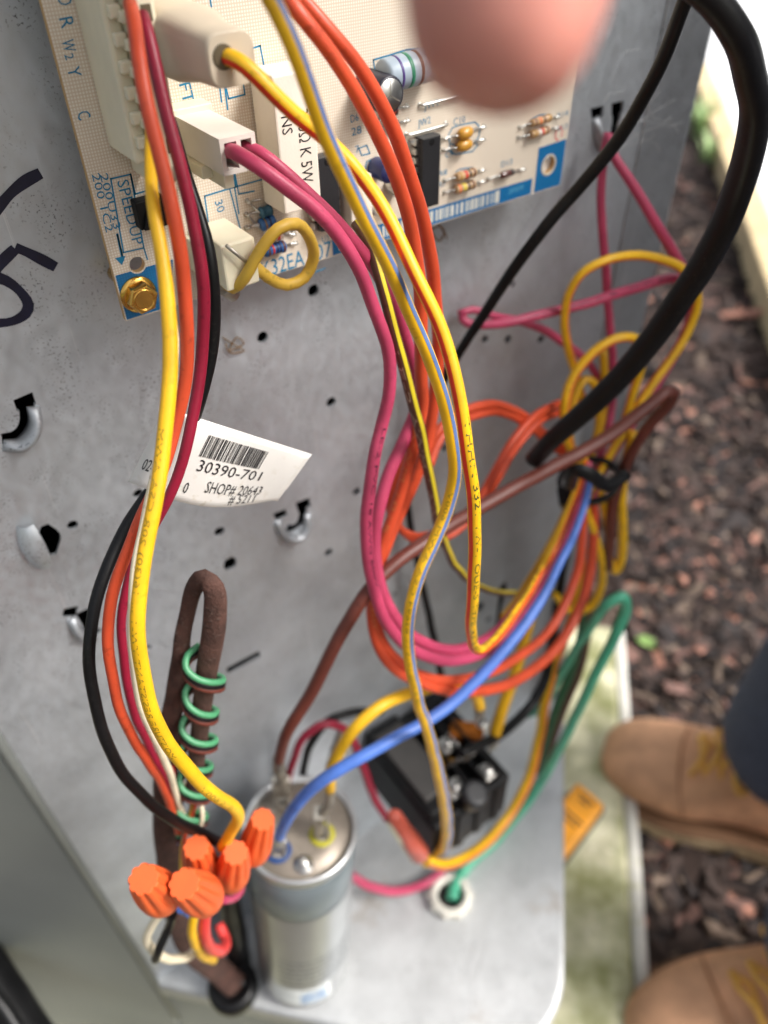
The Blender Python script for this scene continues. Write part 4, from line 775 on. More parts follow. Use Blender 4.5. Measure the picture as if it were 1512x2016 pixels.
wire('blue wire from the cable tie down-left to the capacitor terminal', blue,
     [(1166,930,46,14),(1152,990,49,17),(1132,1045,53,None),(1106,1100,58,18),(1074,1165,62,None),(1030,1232,66,25),(970,1306,69,None),(904,1372,70,26),(836,1422,70,None),(760,1464,69,28),(688,1502,67,None),(630,1540,64,28),(588,1580,60,None),(562,1618,56,25),(550,1648,52,22)], 'motor wires')
wire('plain yellow wire arching from the capacitor over the top of the black contactor', yellow,
     [(650,1556,50,20),(652,1520,51,24),(668,1480,52,None),(700,1432,53,27),(748,1392,53,None),(802,1366,52,27),(860,1350,51,None),(908,1350,50,26),(936,1366,49,None),(944,1392,48,24)], 'motor wires')
wire('darker yellow wire rising from the contactor screw to the cable tie', golden,
     [(972,1452,44,26),(986,1404,44,None),(1012,1330,42,25),(1034,1256,40,None),(1052,1186,38,22),(1078,1110,36,None),(1112,1040,36,18)], 'motor wires')
wire('black wire curving from the contactor screw up behind the orange loops', black,
     [(908,1484,46,20),(948,1466,46,22),(1000,1434,44,None),(1044,1390,41,23),(1074,1334,37,None),(1086,1270,33,22),(1096,1200,29,None),(1108,1120,26,18),(1130,1030,28,None)], 'black cables')
wire('yellow and orange striped wire sweeping round the right of the contactor', yellow,
     [(838,1696,60,22),(874,1702,62,23),(918,1688,62,None),(968,1648,59,23),(1012,1592,55,None),(1044,1524,50,22),(1062,1452,45,None),(1074,1380,40,22),(1094,1300,36,None),(1118,1236,33,20),(1140,1160,32,None),(1146,1080,34,16)], 'motor wires', stripe=(amb, .8, .5))
wire('green ground wire looping high on the right and down into the shelf bushing', green,
     [(890,1772,14,None),(897,1738,22,24),(928,1697,30,None),(980,1650,42,22),(1048,1564,50,None),(1092,1490,55,21),(1134,1408,59,None),(1176,1320,62,22),(1214,1244,63,None),(1232,1198,63,26),(1222,1174,62,None),(1198,1186,60,22),(1164,1232,55,None),(1126,1290,46,18),(1090,1352,36,None),(1064,1396,26,20),(1032,1408,14,16)], 'green wires')
wire('olive wire running beside the green ground wire behind the orange loops', dkgreen,
     [(1150,1170,28,14),(1144,1240,30,18),(1128,1310,32,None),(1098,1386,34,20),(1078,1450,36,None),(1062,1520,36,14)], 'green wires')
wire('dark brown wire right against the olive wire at the panel edge', choc,
     [(1158,1160,25,12),(1158,1240,27,15),(1142,1320,29,None),(1112,1392,31,16),(1088,1460,34,None),(1072,1530,36,12)], 'motor wires')
wire('dull red wire bending round the back of the black contactor', crimson,
     [(560,1600,14,16),(566,1540,18,16),(578,1496,20,16),(598,1452,22,18),(636,1426,24,None),(676,1434,26,18),(706,1486,28,None),(728,1550,30,18),(756,1604,34,None),(790,1640,40,14)], 'wires behind the contactor')
wire('grey-black wire arcing behind the capacitor to the contactor', black,
     [(590,1600,10,16),(592,1550,12,16),(600,1506,14,16),(612,1464,16,18),(646,1420,18,None),(700,1402,20,18),(752,1400,22,14)], 'wires behind the contactor')
wire('pink wire sagging on the shelf between the capacitor and the bushing', crimson if False else pink,
     [(636,1690,14,16),(690,1722,30,20),(730,1746,38,None),(784,1754,44,20),(836,1740,46,None),(872,1712,46,18)], PK)
wire('mustard jumper wire looped beside the blue resistors on the board', mustard,
     [(444,556,25,22),(458,566,28,25),(480,548,31,None),(510,496,33,26),(548,450,34,None),(586,440,33,25),(610,468,31,None),(616,510,29,26),(598,548,28,None),(564,562,28,25),(528,546,28,None),(500,520,28,25),(484,504,26,22)], 'jumper wires')
# cable tie round the right bundle
tie = thing('cable_tie', 'black nylon cable tie cinching the wire bundle at the panel edge', 'cable tie', W(1160, 945, 35))
R = []
c0 = W(1160, 948, 38); e1 = (W(1230, 930, 46)-W(1100, 950, 30)).normalized(); e2 = Vector((0, -.9, -.35)).normalized(); up = e1.cross(e2).normalized(); e2 = up.cross(e1)
for t in np.linspace(0, math.tau, 37)[:-1]:
    o_ = c0+e1*math.cos(t)*10.5+e2*math.sin(t)*7.5; n_ = (e1*math.cos(t)/10.5+e2*math.sin(t)/7.5).normalized(); R.append([o_+n_*a+up*b for a, b in ((0,-3.2),(1.8,-3.2),(1.8,3.2),(0,3.2))])
R.append(R[0]); mb = MB(); mb.rings(R, 0, True, False); build(mb, 'strap', black, tie)
wire(None, black, [(1120,960,46,26),(1136,926,52,None),(1164,936,55,34),(1196,954,55,None),(1234,932,54,26)], parent=tie, name='tail', flat=.45)
q = c0-e1*9+e2*5; mb = MB(); mb.obox(q, e1*3.6, e2*3.6, up*4.6); build(mb, 'locking_head', black, tie, bev=.8)
# ------------------------------------------------------------------ run capacitor
UZ = Vector((0, 0, 1))
AX = -ray(622, 2856).normalized()                       # the can leans slightly
cc = H(598, 1893, zs); cc.z = zs+2.2; hcap = 60.0
while project(cc+AX*hcap)[1] > 1628: hcap += .5
zt = zs+hcap; rc = 110/F*depth(cc+AX*hcap)
alu = mat('can_aluminium', (.60, .61, .61), .34, .9, var=.12, vscale=30, bump=.06, bscale=300)
capthing = thing('capacitor', 'silver cylindrical run capacitor standing on the shelf left of the black contactor', 'capacitor', cc)
mb = MB(); mb.lathe([(rc*.9, .3), (rc, 1.6), (rc, hcap-4), (rc*1.012, hcap-3), (rc*1.03, hcap-1.4), (rc*1.02, hcap-.2), (rc*.985, hcap), (rc*.95, hcap-.4), (rc*.94, hcap-2.4)], cc, AX, 56, 0, True)
build(mb, 'can', alu, capthing)
lid = mat('stained_lid', srgb(146, 136, 124), .5, .55, var=.25, vscale=70, bump=.12, speck=srgb(96, 82, 66), sscale=420, samount=.6)
mb = MB(); mb.lathe([(rc*.945, hcap-3.2), (rc*.945, hcap-2.4), (rc*.5, hcap-1.7), (.2, hcap-1.6)], cc, AX, 48); build(mb, 'lid', lid, capthing)
mb = MB(); mb.lathe([(rc+.02, hcap*.74), (rc+.16, hcap*.742), (rc+.16, hcap-6.2), (rc+.02, hcap-6)], cc, AX, 56, 0, False); build(mb, 'grey_band', mat('band_grey', srgb(124, 134, 138), .42, .35, var=.06), capthing)
vd = (CAM-cc); E1 = (vd-AX*vd.dot(AX)).normalized(); E2 = AX.cross(E1); a0 = 0
def can_patch(a1, a2, z1, z2, k): 
    mb = MB(); n_ = 18; v = []
    for i in range(n_+1):
        a = a0+math.radians(a1+(a2-a1)*i/n_); v += [cc+(E1*math.cos(a)+E2*math.sin(a))*(rc+k)+AX*z1, cc+(E1*math.cos(a)+E2*math.sin(a))*(rc+k)+AX*z2]
    mb.add(v, [(2*i, 2*i+2, 2*i+3, 2*i+1) for i in range(n_)], 0, True); return mb
build(can_patch(-38, 78, 26, hcap*.735, .08), 'sleeve_label', mat('pale_sleeve', srgb(184, 187, 188), .34, .75, var=.08, vscale=50), capthing)
wl_ = build(can_patch(-40, 34, 7, 26, .12), 'label', mat('label_white', srgb(226, 230, 228), .5), capthing)
bl_ = MB(); rr = random.Random(9)
for k in range(15):
    for j in range(3):
        a1 = -4+k*2.2; m_ = can_patch(a1, a1+rr.uniform(.9, 1.9), 9.5+j*4.2, 9.5+j*4.2+rr.uniform(2.2, 3.6), .2); bl_.add(m_.v, m_.f)
build(bl_, 'label_print', mat('label_blue', srgb(70, 140, 200), .5), wl_, kind='stuff')
gl = MB()
for j in range(6):
    a1 = -30
    while a1 < 62:
        w_ = rr.uniform(2, 7); m_ = can_patch(a1, a1+w_, 31+j*5.2, 31+j*5.2+1.3, .2); gl.add(m_.v, m_.f); a1 += w_+rr.uniform(1.5, 4)
build(gl, 'faded_print', mat('faded_print', srgb(116, 120, 124), .5, .3), capthing, kind='stuff')
def T_(px, py):
    r_ = ray(px, py); return CAM+r_*((cc+AX*(hcap-2)-CAM).dot(AX)/r_.dot(AX))
xr_ = Vector((hx.x*0+1, 0, 0)); vdir = E1; vside = E2
def terminal(base, ringm, hgt, nb, wire_to=None):
    if ringm:
        r_ = MB(); r_.lathe([(3.9, 0), (5.2, 0), (5.4, .8), (5.0, 1.4), (4.2, 1.5), (3.9, 1.0)], base, AX, 30); build(r_, 'insulator_ring', ringm, capthing)
    t_ = MB(); t_.lathe([(3.6, 0), (3.4, 1.8), (1.6, 2.2)], base, AX, 18)
    for k in range(nb):
        o_ = base+vside*(3.4*(k-(nb-1)/2))*1.3+vdir*(.4*k); t_.obox(o_+AX*(hgt/2+1), vside*.45, vdir*3.1, AX*hgt/2)
    o = build(t_, 'blade_terminal', dulltin, capthing, bev=.12)
    return o
b1 = T_(556, 1580); terminal(b1, None, 13, 2)
s_ = MB(); s_.obox(b1+AX*12, vside*3.9, vdir*1.6, AX*6.2); s_.tube([b1+AX*17, b1+AX*21, W(549, 1512, 44), W(548, 1490, 44)], [2.6, 2.4, 2.3, 2.0], 12); build(s_, 'crimp_sleeve', dulltin, capthing, bev=.5)
b2 = T_(634, 1644); terminal(b2, mat('yellow_ring', srgb(170, 164, 40), .5), 12, 2)
s_ = MB(); s_.obox(b2-vside*1.6+AX*12, vside*2.0, vdir*3.4, AX*6.4); s_.tube([b2+AX*17, W(648, 1580, 46), W(650, 1556, 50)], [2.4, 2.0, 1.9], 12); build(s_, 'crimp_sleeve', dulltin, capthing, bev=.5)
b3 = T_(548, 1676); terminal(b3, mat('blue_ring', srgb(34, 66, 118), .5), 9, 2)
s_ = MB(); s_.obox(b3+AX*8, vside*3.4, vdir*2.4, AX*4); s_.tube([b3+AX*11, W(551, 1662, 47), W(550, 1648, 52)], [2.3, 1.9, 1.9], 12); build(s_, 'crimp_sleeve', tin, capthing, bev=.5)
s_ = MB(); bs_ = T_(598, 1702); s_.lathe([(4.2, 0), (4, .5), (2.6, 1.0), (2.4, 2.6), (1.2, 3.4), (.1, 3.5)], bs_, AX, 22); build(s_, 'pressure_stud', tin, capthing)

# ------------------------------------------------------------------ contactor on the panel
k0 = W(716, 1452, 2); k1 = W(862, 1352, 2); kz = (k0.z+k1.z)/2; kx0, kx1 = k0.x, k1.x; kw = -H(846, 1632, kz).y; kw = max(min(kw, 75), 40)
con = thing('contactor', 'black contactor relay with copper coil and screw terminals mounted low on the panel', 'contactor', ((kx0+kx1)/2, 0, kz-38))
mb = MB(); mb.box(kx0, kx1, kz-42, kz-6, .9, kw); mb.box(kx0+1, kx0+(kx1-kx0)*.44, kz-20, kz, .9, kw-4); mb.box(kx1-(kx1-kx0)*.30, kx1, kz-30, kz-1, 1, kw*.42)
build(mb, 'housing', bakelite, con, bev=1.6, seg=3)
mb = MB(); mb.box(kx0+3, kx0+(kx1-kx0)*.40, kz-1, kz+2.4, kw*.12, kw*.82); build(mb, 'rocker_plate', mat('dusty_bakelite', srgb(62, 60, 58), .6, bump=.3), con, bev=.8)
copper = mat('copper_coil', srgb(176, 104, 40), .35, .8, var=.4, vscale=300, bump=.4)
def cp(px, py, z=0): p = H(px, py, kz+z); return p
mb = MB(); q0, q1 = cp(898, 1418), cp(940, 1458); mb.obox((q0+q1)/2-UZ*2, Vector((6, -6, 0)), Vector((3.4, 3.4, 0)), UZ*3.4); build(mb, 'coil', copper, con, bev=1.2)
mb = MB(); q0 = cp(872, 1500, -3); mb.obox(q0, Vector((3, -4.4, 0)), Vector((2.2, 1.5, 0)), UZ*2); build(mb, 'contact_strip', mat('brass_contact', srgb(150, 110, 52), .35, .9, var=.3), con, bev=.5)
for p in ((880,1466),(896,1552),(958,1520),(948,1430)):
    q0 = cp(*p, -1); mb = MB(); mb.obox(q0+UZ*.2, Vector((4.6, 0, 0)), Vector((0, 4.2, 0)), UZ*.9); pl = build(mb, 'terminal_plate', tin, con, bev=.3)
    mb = MB(); mb.lathe([(2.9, 0), (3.1, .6), (3.0, 2.0), (2.5, 2.6), (.1, 2.7)], q0+UZ*1, UZ, 18); sc_ = build(mb, 'screw_head', tin, con)
    mb = MB(); mb.obox(q0+UZ*3.72, Vector((2.4, .9, 0)), Vector((-.2, .5, 0)), UZ*.08); build(mb, 'screw_slot', hole_dark, sc_)
mb = MB(); q0 = cp(928, 1568, -2); mb.lathe([(6.2, -4), (6.6, 5), (6.0, 6.4), (4.2, 7)], q0, Vector((.1, -.35, 1)), 24); build(mb, 'black_cover', epoxy, con)
for u in (.50, .66, .82):                        # moulded barriers between the poles
    mb = MB(); xa = kx0+(kx1-kx0)*u; mb.box(xa, xa+1.3, kz-26, kz+3.2, kw*.16, kw*.98); build(mb, 'barrier', bakelite, con, bev=.3)
for u in (.08, .30, .55, .8):
    mb = MB(); mb.box(kx0+(kx1-kx0)*u, kx0+(kx1-kx0)*(u+.1), kz-40, kz-8, kw+.0, kw+1.4); build(mb, 'moulded_rib', bakelite, con, bev=.4)
for px_, py_, tx, ty, tw in ((944,1400,944,1386,48), (972,1462,976,1444,44), (912,1490,926,1480,46), (660,1480,676,1436,24)):
    q0 = W(px_, py_, tw-2); q1 = W(tx, ty, tw); d_ = (q1-q0).normalized(); sd_ = d_.cross(BN).normalized(); up_ = d_.cross(sd_)
    mb = MB(); mb.tube([q0-d_*1, q0+d_*2, q1, q1+d_*2.5], [2.4, 2.6, 2.3, 1.9], 12); mb.obox(q0-d_*6, d_*6, sd_*2.6, up_*.5); build(mb, 'crimp_terminal', tin, con, bev=.2)
for pa, pb in (((772,1600),(828,1684)),):
    a_, b_2 = W(*pa, 52), W(*pb, 58); mb = MB(); d_ = (b_2-a_); sd_ = Vector((.7, 0, .7)); P = [a_+d_*u for u in (0, .08, .4, .6, .92, 1)]; mb.tube(P, [1.6, 3.4, 3.6, 4.6, 4.9, 4.0], 14); build(mb, 'red_spade_sleeve', mat('red_vinyl', srgb(190, 88, 70), .4, var=.15), con)
    mb = MB(); mb.tube([p-Vector((3.0, 0, 2.2)) for p in P[1:]], [1.2, 1.7, 1.9, 1.9, 1.6], 10); build(mb, 'clear_spade_sleeve', mat('clear_vinyl', srgb(190, 184, 160), .3, var=.1), con)

# ------------------------------------------------------------------ shelf bushing
bu = H(886, 1768, zs); bu.z = zs; bt = thing('bushing', 'white plastic conduit bushing on the shelf with the green wire entering it', 'bushing', bu)
mb = MB(); rr_ = 39/F*depth(bu)
mb.lathe([(rr_*1.02, 0), (rr_*1.06, 1), (rr_*1.06, 5), (rr_, 6.2), (rr_*.78, 6.6), (rr_*.66, 5.6), (rr_*.64, .8)], bu, UZ, 28, 0, False); build(mb, 'ring', mat('white_bushing', srgb(216, 212, 200), .5, bump=.1), bt)
mb = MB(); mb.lathe([(rr_*.65, .5), (rr_*.65, .8), (.1, .82)], bu, UZ, 24); build(mb, 'bore', hole_dark, bt)
for k in range(10):
    t = k/10*math.tau; d = Vector((math.cos(t), math.sin(t), 0)); mb = MB(); mb.obox(bu+d*rr_*1.08+UZ*3, d*.7, Vector((-d.y, d.x, 0))*1.1, UZ*2.4); build(mb, 'grip_rib', MATS['white_bushing'], bt, bev=.3)

# ------------------------------------------------------------------ orange wire nuts
nutm = mat('orange_nut', srgb(216, 92, 40), .55, var=.07, vscale=160, bump=.08, bscale=700, speck=srgb(150, 60, 30), sscale=500, samount=.4)
def nut(label, tip, end, wt, we, wpx):
    a, b = W(*tip, wt), W(*end, we); ax = (a-b); L_ = ax.length; ax.normalize(); R0 = wpx/F*depth(b)/2; e1 = ax.orthogonal().normalized(); e2 = ax.cross(e1); n_ = 90; Rr = []
    for u, k, fl_ in ((0, .72, 0), (.02, .84, 0), (.08, .95, 0), (.2, 1.0, 0), (.34, 1.0, .15), (.44, .98, .8), (.62, .91, 1), (.82, .80, 1), (.93, .73, 1), (.97, .70, .9), (1.0, .64, .7)):
        ring = []
        for i in range(n_):
            t = math.tau*i/n_; g = max(0, math.cos(9*t))**.7*.0-.16*fl_*(.5+.5*math.cos(9*t))**2.2; r_ = R0*k*(1+g); ring.append(b+ax*L_*u+(e1*math.cos(t)+e2*math.sin(t))*r_)
        Rr.append(ring)
    mb = MB(); mb.rings(Rr); return build(mb, 'wire_nut', nutm, None, b, label, 'wire nut', 'orange wire nuts')
nut('orange wire nut farthest left, over the looped white and black wires', (282,1730), (322,1768), 76, 70, 80)
nut('orange wire nut lowest in the middle, lying over the yellow and red wires', (362,1740), (406,1768), 80, 72, 80)
nut('orange wire nut behind the lowest one, partly covered, beside the brown sheath', (386,1668), (399,1716), 66, 60, 68)
nut('orange wire nut just left of the one against the capacitor rim', (464,1678), (455,1730), 72, 66, 68)
nut('orange wire nut highest of the cluster, leaning against the capacitor rim', (517,1612), (498,1682), 70, 66, 64)
NW = 'short wires below the wire nuts'
wire('short white wire curling in a loop below the leftmost wire nut', cream, [(326,1790,69,18),(304,1812,67,None),(290,1842,65,18),(302,1872,62,None),(336,1888,58,19),(372,1882,54,None),(392,1860,50,17)], NW)
wire('short black wire crossing the white loop below the leftmost wire nut', black, [(340,1800,68,18),(330,1832,67,None),(316,1862,68,20),(306,1888,66,18)], NW)
wire('short yellow wire curving below the lowest wire nut', yellow, [(386,1788,68,18),(378,1822,68,19),(384,1856,65,None),(402,1882,58,20),(420,1890,50,17)], NW)
wire('short red wire hooking below the lowest wire nut', red, [(408,1792,68,22),(402,1828,68,24),(412,1862,65,None),(434,1872,60,24),(444,1850,52,None),(430,1820,46,20)], NW)
wire('short pink wire under the wire nut between its two neighbours', pink, [(440,1772,62,14),(458,1770,60,16),(474,1752,56,14),(480,1720,52,None)], NW)
wire('short blue wire peeking out behind the lowest wire nut', blue, [(356,1790,58,14),(374,1800,57,18),(394,1800,56,None),(410,1790,54,14)], NW)

# ------------------------------------------------------------------ brown thermostat cable folded over, with strands wrapped round it
wire('flat brown cable sheath folded over in a tall narrow hairpin loop', sheath,
     [(470,1946,20,50),(430,1910,26,52),(380,1868,32,54),(352,1800,36,56),(338,1720,38,56),(328,1640,40,54),(326,1560,42,52),(332,1470,44,48),(342,1390,46,44),(354,1300,48,38),(366,1220,50,34),(382,1160,52,32),(402,1138,55,44),(420,1156,57,50),(424,1210,57,52),(416,1270,56,50),(406,1330,54,46),(398,1390,53,42),(392,1450,52,38),(386,1510,51,36),(378,1570,50,34)],
     'thermostat cable', flat=.48, name='cable', cat='cable', n=18)
leg = [W(*p) for p in ((404,1290,55),(402,1330,54),(396,1390,53),(390,1450,52),(386,1510,51),(380,1570,50),(376,1640,49))]
LG = [Vector(c) for c in catmull([tuple(p) for p in leg], .6)]; TG = tangents(LG)
def helix(off, rad, dia, ph=0.0, turns=6.3):
    out = []; n_ = len(LG)
    for i, (p_, t) in enumerate(zip(LG, TG)):
        d = (CAM-p_).normalized(); N = (d-t*d.dot(t)).normalized(); Bq = t.cross(N); a = ph-math.tau*turns*i/n_; rj = rad*(1+.08*math.sin(i*.13)); a += .5*math.sin(i*.031+1)
        if i % 3 == 0: out.append(tuple(p_+t*off+N*math.cos(a)*rad*.72+Bq*math.sin(a)*rj)+(dia/2,))
    return out
for lab, mt, off in (('green strand wrapped in a spiral round the brown cable sheath', mat('spiral_green', srgb(70, 138, 96), .4, var=.1), 0), ('black strand wrapped in a spiral just under the green one', black, 1.75), ('brown strand wrapped in a spiral just under the black one', brown, 3.4)):
    wire(lab, mt, helix(off, 4.7, 1.9, 2.4), 'strands spiralled round the cable', raw=True, step=1.0, n=10)
TH = 'thin thermostat strands'
for lab, mt, pts_ in (('thin white strand at the cable end looping beside the sheath', cream, [(366,1540,46,8),(350,1580,46,10),(352,1620,48,10),(380,1640,52,10),(398,1616,54,10),(396,1580,52,9)]),
                      ('thin orange strand fanning from the cable end toward the nuts', orange, [(392,1560,48,8),(380,1600,50,9),(366,1640,52,9),(360,1690,52,9)]),
                      ('thin blue strand fanning from the cable end above the nuts', blue, [(352,1540,44,8),(356,1580,46,9),(362,1620,47,9),(350,1660,48,8)]),
                      ('thin red strand tucked between sheath and cable end', red, [(338,1510,46,10),(346,1550,46,12),(352,1600,47,12),(360,1640,47,10)]),
                      ('thin tan strand running down beside the brown sheath to the nuts', mustard, [(378,1560,47,8),(374,1610,48,9),(360,1660,50,9),(356,1720,52,8)])):
    wire(lab, mt, pts_, TH, name='strand', n=8)
gr = H(462, 1950, zs); gr.z = zs; mb = MB(); mb.lathe([(12, 0), (12.6, 2), (12.4, 9), (11, 11), (8, 11.4), (7.4, 8)], gr, UZ, 30); build(mb, 'grommet', black, None, gr, 'black rubber grommet on the shelf where the brown cable goes down', 'grommet')
wire('black flexible conduit lying behind the wire nuts beside the capacitor', black, [(440,1700,24,40),(450,1770,24,46),(462,1840,22,52),(470,1900,20,None),(474,1950,18,54)], 'black cables', name='conduit', cat='conduit', n=18)

# ------------------------------------------------------------------ folded paper tag on the left bundle
tag = thing('tag', 'white folded paper tag with a barcode hanging on the left wire bundle', 'tag', W(430, 900, 55))
TL, TR, BR, BL = (322, 808), (610, 898), (547, 986), (252, 948)
def tagp(s, t, k=0.0):                       # s along the text, t downwards
    x = TL[0]*(1-s)*(1-t)+TR[0]*s*(1-t)+BR[0]*s*t+BL[0]*(1-s)*t; y = TL[1]*(1-s)*(1-t)+TR[1]*s*(1-t)+BR[1]*s*t+BL[1]*(1-s)*t
    y += 30*t*t*math.sin(math.pi*min(1, s*1.02))**1.1; w = 46+6*s+1.5*math.sin(s*5)-6.0*(max(0, .13-s)/.13)**2-3.0*t*t
    return W(x, y, w+k)
def sheet(f, n1, n2, th):
    mb = MB(); v = [f(i/n1, j/n2, 0) for i in range(n1+1) for j in range(n2+1)]+[f(i/n1, j/n2, -th) for i in range(n1+1) for j in range(n2+1)]; o = (n1+1)*(n2+1); fs = []
    for i in range(n1):
        for j in range(n2): a = i*(n2+1)+j; fs += [(a, a+1, a+n2+2, a+n2+1), (o+a, o+a+n2+1, o+a+n2+2, o+a+1)]
    ed = [i*(n2+1) for i in range(n1+1)]+[n1*(n2+1)+j for j in range(1, n2+1)]+[i*(n2+1)+n2 for i in range(n1-1, -1, -1)]+[j for j in range(n2-1, 0, -1)]
    fs += [(ed[i], ed[(i+1) % len(ed)], o+ed[(i+1) % len(ed)], o+ed[i]) for i in range(len(ed))]; mb.add(v, fs, 0, True); return mb
build(sheet(tagp, 26, 14, .18), 'front_leaf', paper, tag)
build(sheet(lambda s, t, k=0: tagp(.10+s*.905, -.045+t*.8, -1.6-1.2*(1-t)+k), 22, 10, .18), 'back_leaf', paper, tag)
def ttext(txt, s0, s1, t, h):
    v, f, w = glyphs(txt); mb = MB(); mb.add([tagp(s0+(s1-s0)*x/w+.10*y*h*0, t-y*h, .12) for x, y in v], f); build(mb, 'printed_text', ink, tag)
ttext('02-', .035, .105, .80, .155); ttext('30390-701', .36, .79, .62, .15); ttext('SHOP# 20643', .47, .845, .845, .14); ttext('# 5211', .655, .825, .965, .125); ttext('0', .335, .365, .90, .13)
bc = MB(); s_ = .345; rr = random.Random(21)
while s_ < .755:
    w_ = rr.choice([.003, .003, .006, .009]); n_ = 4
    for j in range(n_):
        ta, tb_ = .14+.30*j/n_, .14+.30*(j+1)/n_; bc.add([tagp(s_, tb_, .12), tagp(s_+w_, tb_, .12), tagp(s_+w_, ta, .12), tagp(s_, ta, .12)], [(0,1,2,3)])
    s_ += w_+rr.choice([.003, .004, .007])
build(bc, 'printed_barcode', ink, tag, kind='stuff')

# ------------------------------------------------------------------ small oddments: cobweb, fibres, hose, orange tool
webm = mat('cobweb_silk', srgb(200, 200, 196), .5); hairm = mat('brown_fibre', srgb(120, 92, 60), .6)
mb = MB(); rr = random.Random(3)
for a, b in (((1212,250),(1300,178)),((1216,262),(1330,196)),((1210,296),(1290,262)),((1228,236),(1345,240)),((1222,296),(1322,230)),((1270,200),(1336,260)),((1240,225),(1300,300)),((1190,200),(1230,180)),((1232,110),(1262,98))):
    A_, B_ = W(*a, 20), W(*b, 6); mb.tube([A_, A_.lerp(B_, .35)+Vector((rr.uniform(-2, 2), 2, rr.uniform(-2, 1))), A_.lerp(B_, .7)+Vector((rr.uniform(-2, 2), -1, rr.uniform(-2, 1))), B_], .055, 4)
build(mb, 'cobweb', webm, None, W(1260, 230, 10), 'wispy cobweb strung from the thin black cable to the panel edge', 'cobweb')
wire('tiny brown hair tangled on the panel below the gold screw', hairm, [(438,664,.6,3),(470,684,.8,3),(482,690,.8,None),(452,694,.8,3),(466,664,.8,None),(480,676,.8,3),(448,690,.8,None),(444,676,.8,3)], 'hairs on the panel', name='hair', cat='hair', n=5, step=1)
wire('tiny pale fibre frayed at the bottom edge of the circuit board', hairm, [(838,430,8,3),(862,440,4,4),(874,462,3,None),(866,474,3,4),(850,452,5,None),(868,446,5,3),(880,470,2,3)], 'hairs on the panel', name='hair', cat='hair', n=5, step=1)
wire('thick black refrigerant hose at the bottom left corner', black, [tuple(D(-120,1800,395))+(15,), tuple(D(-30,1930,390))+(15,), tuple(D(40,2040,385))+(15,), tuple(D(140,2170,380))+(15,)], 'hoses', raw=True, name='hose', cat='hose', n=24)
wire('thin black cable strapped along the refrigerant hose at the bottom left', black, [tuple(D(-90,1850,366))+(4,), tuple(D(-10,1962,362))+(4,), tuple(D(60,2060,360))+(4,), tuple(D(160,2190,356))+(4,)], 'hoses', raw=True, name='cable', cat='cable', n=14)
tz = zp+26; tc_ = [H(*p, tz) for p in ((1010,1698),(1138,1534),(1194,1582),(1072,1745))]
tool = thing('tester', 'orange boxy handheld tester with black edging lying on the concrete pad', 'tester', gp(sum(tc_, Vector())/4, 0, 0, zp))
mid_ = sum(tc_, Vector())/4
mb = MB(); mb.prism([mid_+(q-mid_)*.97 for q in tc_][::-1] if False else [mid_+(q-mid_)*.97 for q in tc_], (0, 0, -12)); build(mb, 'front_shell', mat('orange_plastic', srgb(226, 150, 24), .45, var=.18, vscale=40, bump=.1, speck=srgb(120, 80, 30), sscale=200), tool, bev=4, seg=3, weld=True)
mb = MB(); mb.prism([mid_+(q-mid_)*1.04-UZ*8 for q in tc_], (0, 0, -17.5)); build(mb, 'rubber_back', mat('black_rubber', (.02, .02, .02), .6), tool, bev=3, weld=True)
fdir = (tc_[1]-tc_[0]).normalized(); sdir = (tc_[2]-tc_[1]).normalized()
for k, (u, wd_) in enumerate(((10, 9), (15, 5), (34, 12), (40, 8))):
    mb = MB(); o_ = tc_[1]-fdir*u+sdir*(tc_[2]-tc_[1]).length*.5+UZ*.35; mb.obox(o_, fdir*1.0, sdir*wd_, UZ*.3); build(mb, 'black_mark', MATS['black_rubber'], tool)
# ------------------------------------------------------------------ the photographer's fingertip in front of the lens
skin = mat('skin', srgb(208, 140, 126), .36, var=.16, vscale=110, bump=.12, bscale=900, sss=.25)
def grow(name, verts, edges, radii, mt, parent, origin, sub=2, root=0):
    me = bpy.data.meshes.new(name); O = Vector(origin); me.from_pydata([tuple((Vector(v)-O)*S) for v in verts], edges, []); o = place(bpy.data.objects.new(name, me), parent, O); me.materials.append(mt)
    m_ = o.modifiers.new('skin', 'SKIN'); m_.use_smooth_shade = True
    for i, r_ in enumerate(radii): me.skin_vertices[0].data[i].radius = ((r_[0]*S, r_[1]*S) if hasattr(r_, '__len__') else (r_*S, r_*S))
    me.skin_vertices[0].data[root].use_root = True
    s2 = o.modifiers.new('sub', 'SUBSURF'); s2.levels = sub; s2.render_levels = sub; return o
def C_(x, y, z): return CAM+Vector((hx.x*x+hx.y*y+hx.z*z, nn.x*x+nn.y*y+nn.z*z, -(dn.x*x+dn.y*y+dn.z*z)))    # camera axes: right, down, forward
hp = thing('person', 'person whose blurred bare fingertip reaches in at the top', 'person', C_(20, -90, 60))
fx = lambda px, py, z: C_((px-756)/F*z, (py-1008)/F*z, z)
tipp = fx(962, 262, 51)
V = [C_(28, -150, 30), C_(24, -118, 36), tuple(C_(13.5, -84, 36)), C_(10.2, -58, 44), tipp+(C_(10.2,-58,44)-tipp)*.42, tipp,
     C_(32, -94, 38), C_(34, -76, 46), C_(34, -86, 58), C_(48, -98, 36), C_(50, -82, 42), C_(50, -92, 54), C_(62, -108, 34), C_(64, -94, 38), C_(64, -102, 50),
     C_(2, -126, 40), C_(-8, -106, 52), C_(-8, -88, 60)]
E = [(0,1),(1,2),(2,3),(3,4),(4,5),(1,6),(6,7),(7,8),(1,9),(9,10),(10,11),(1,12),(12,13),(13,14),(1,15),(15,16),(16,17)]
Rd = [(24,17),(27,15),9.4,8.4,7.7,7.0, 10,9,7.6, 9.5,8.6,7.4, 8.5,7.6,6.6, 12,10,8]
hand = grow('hand', V, E, Rd, skin, hp, C_(20, -90, 60))

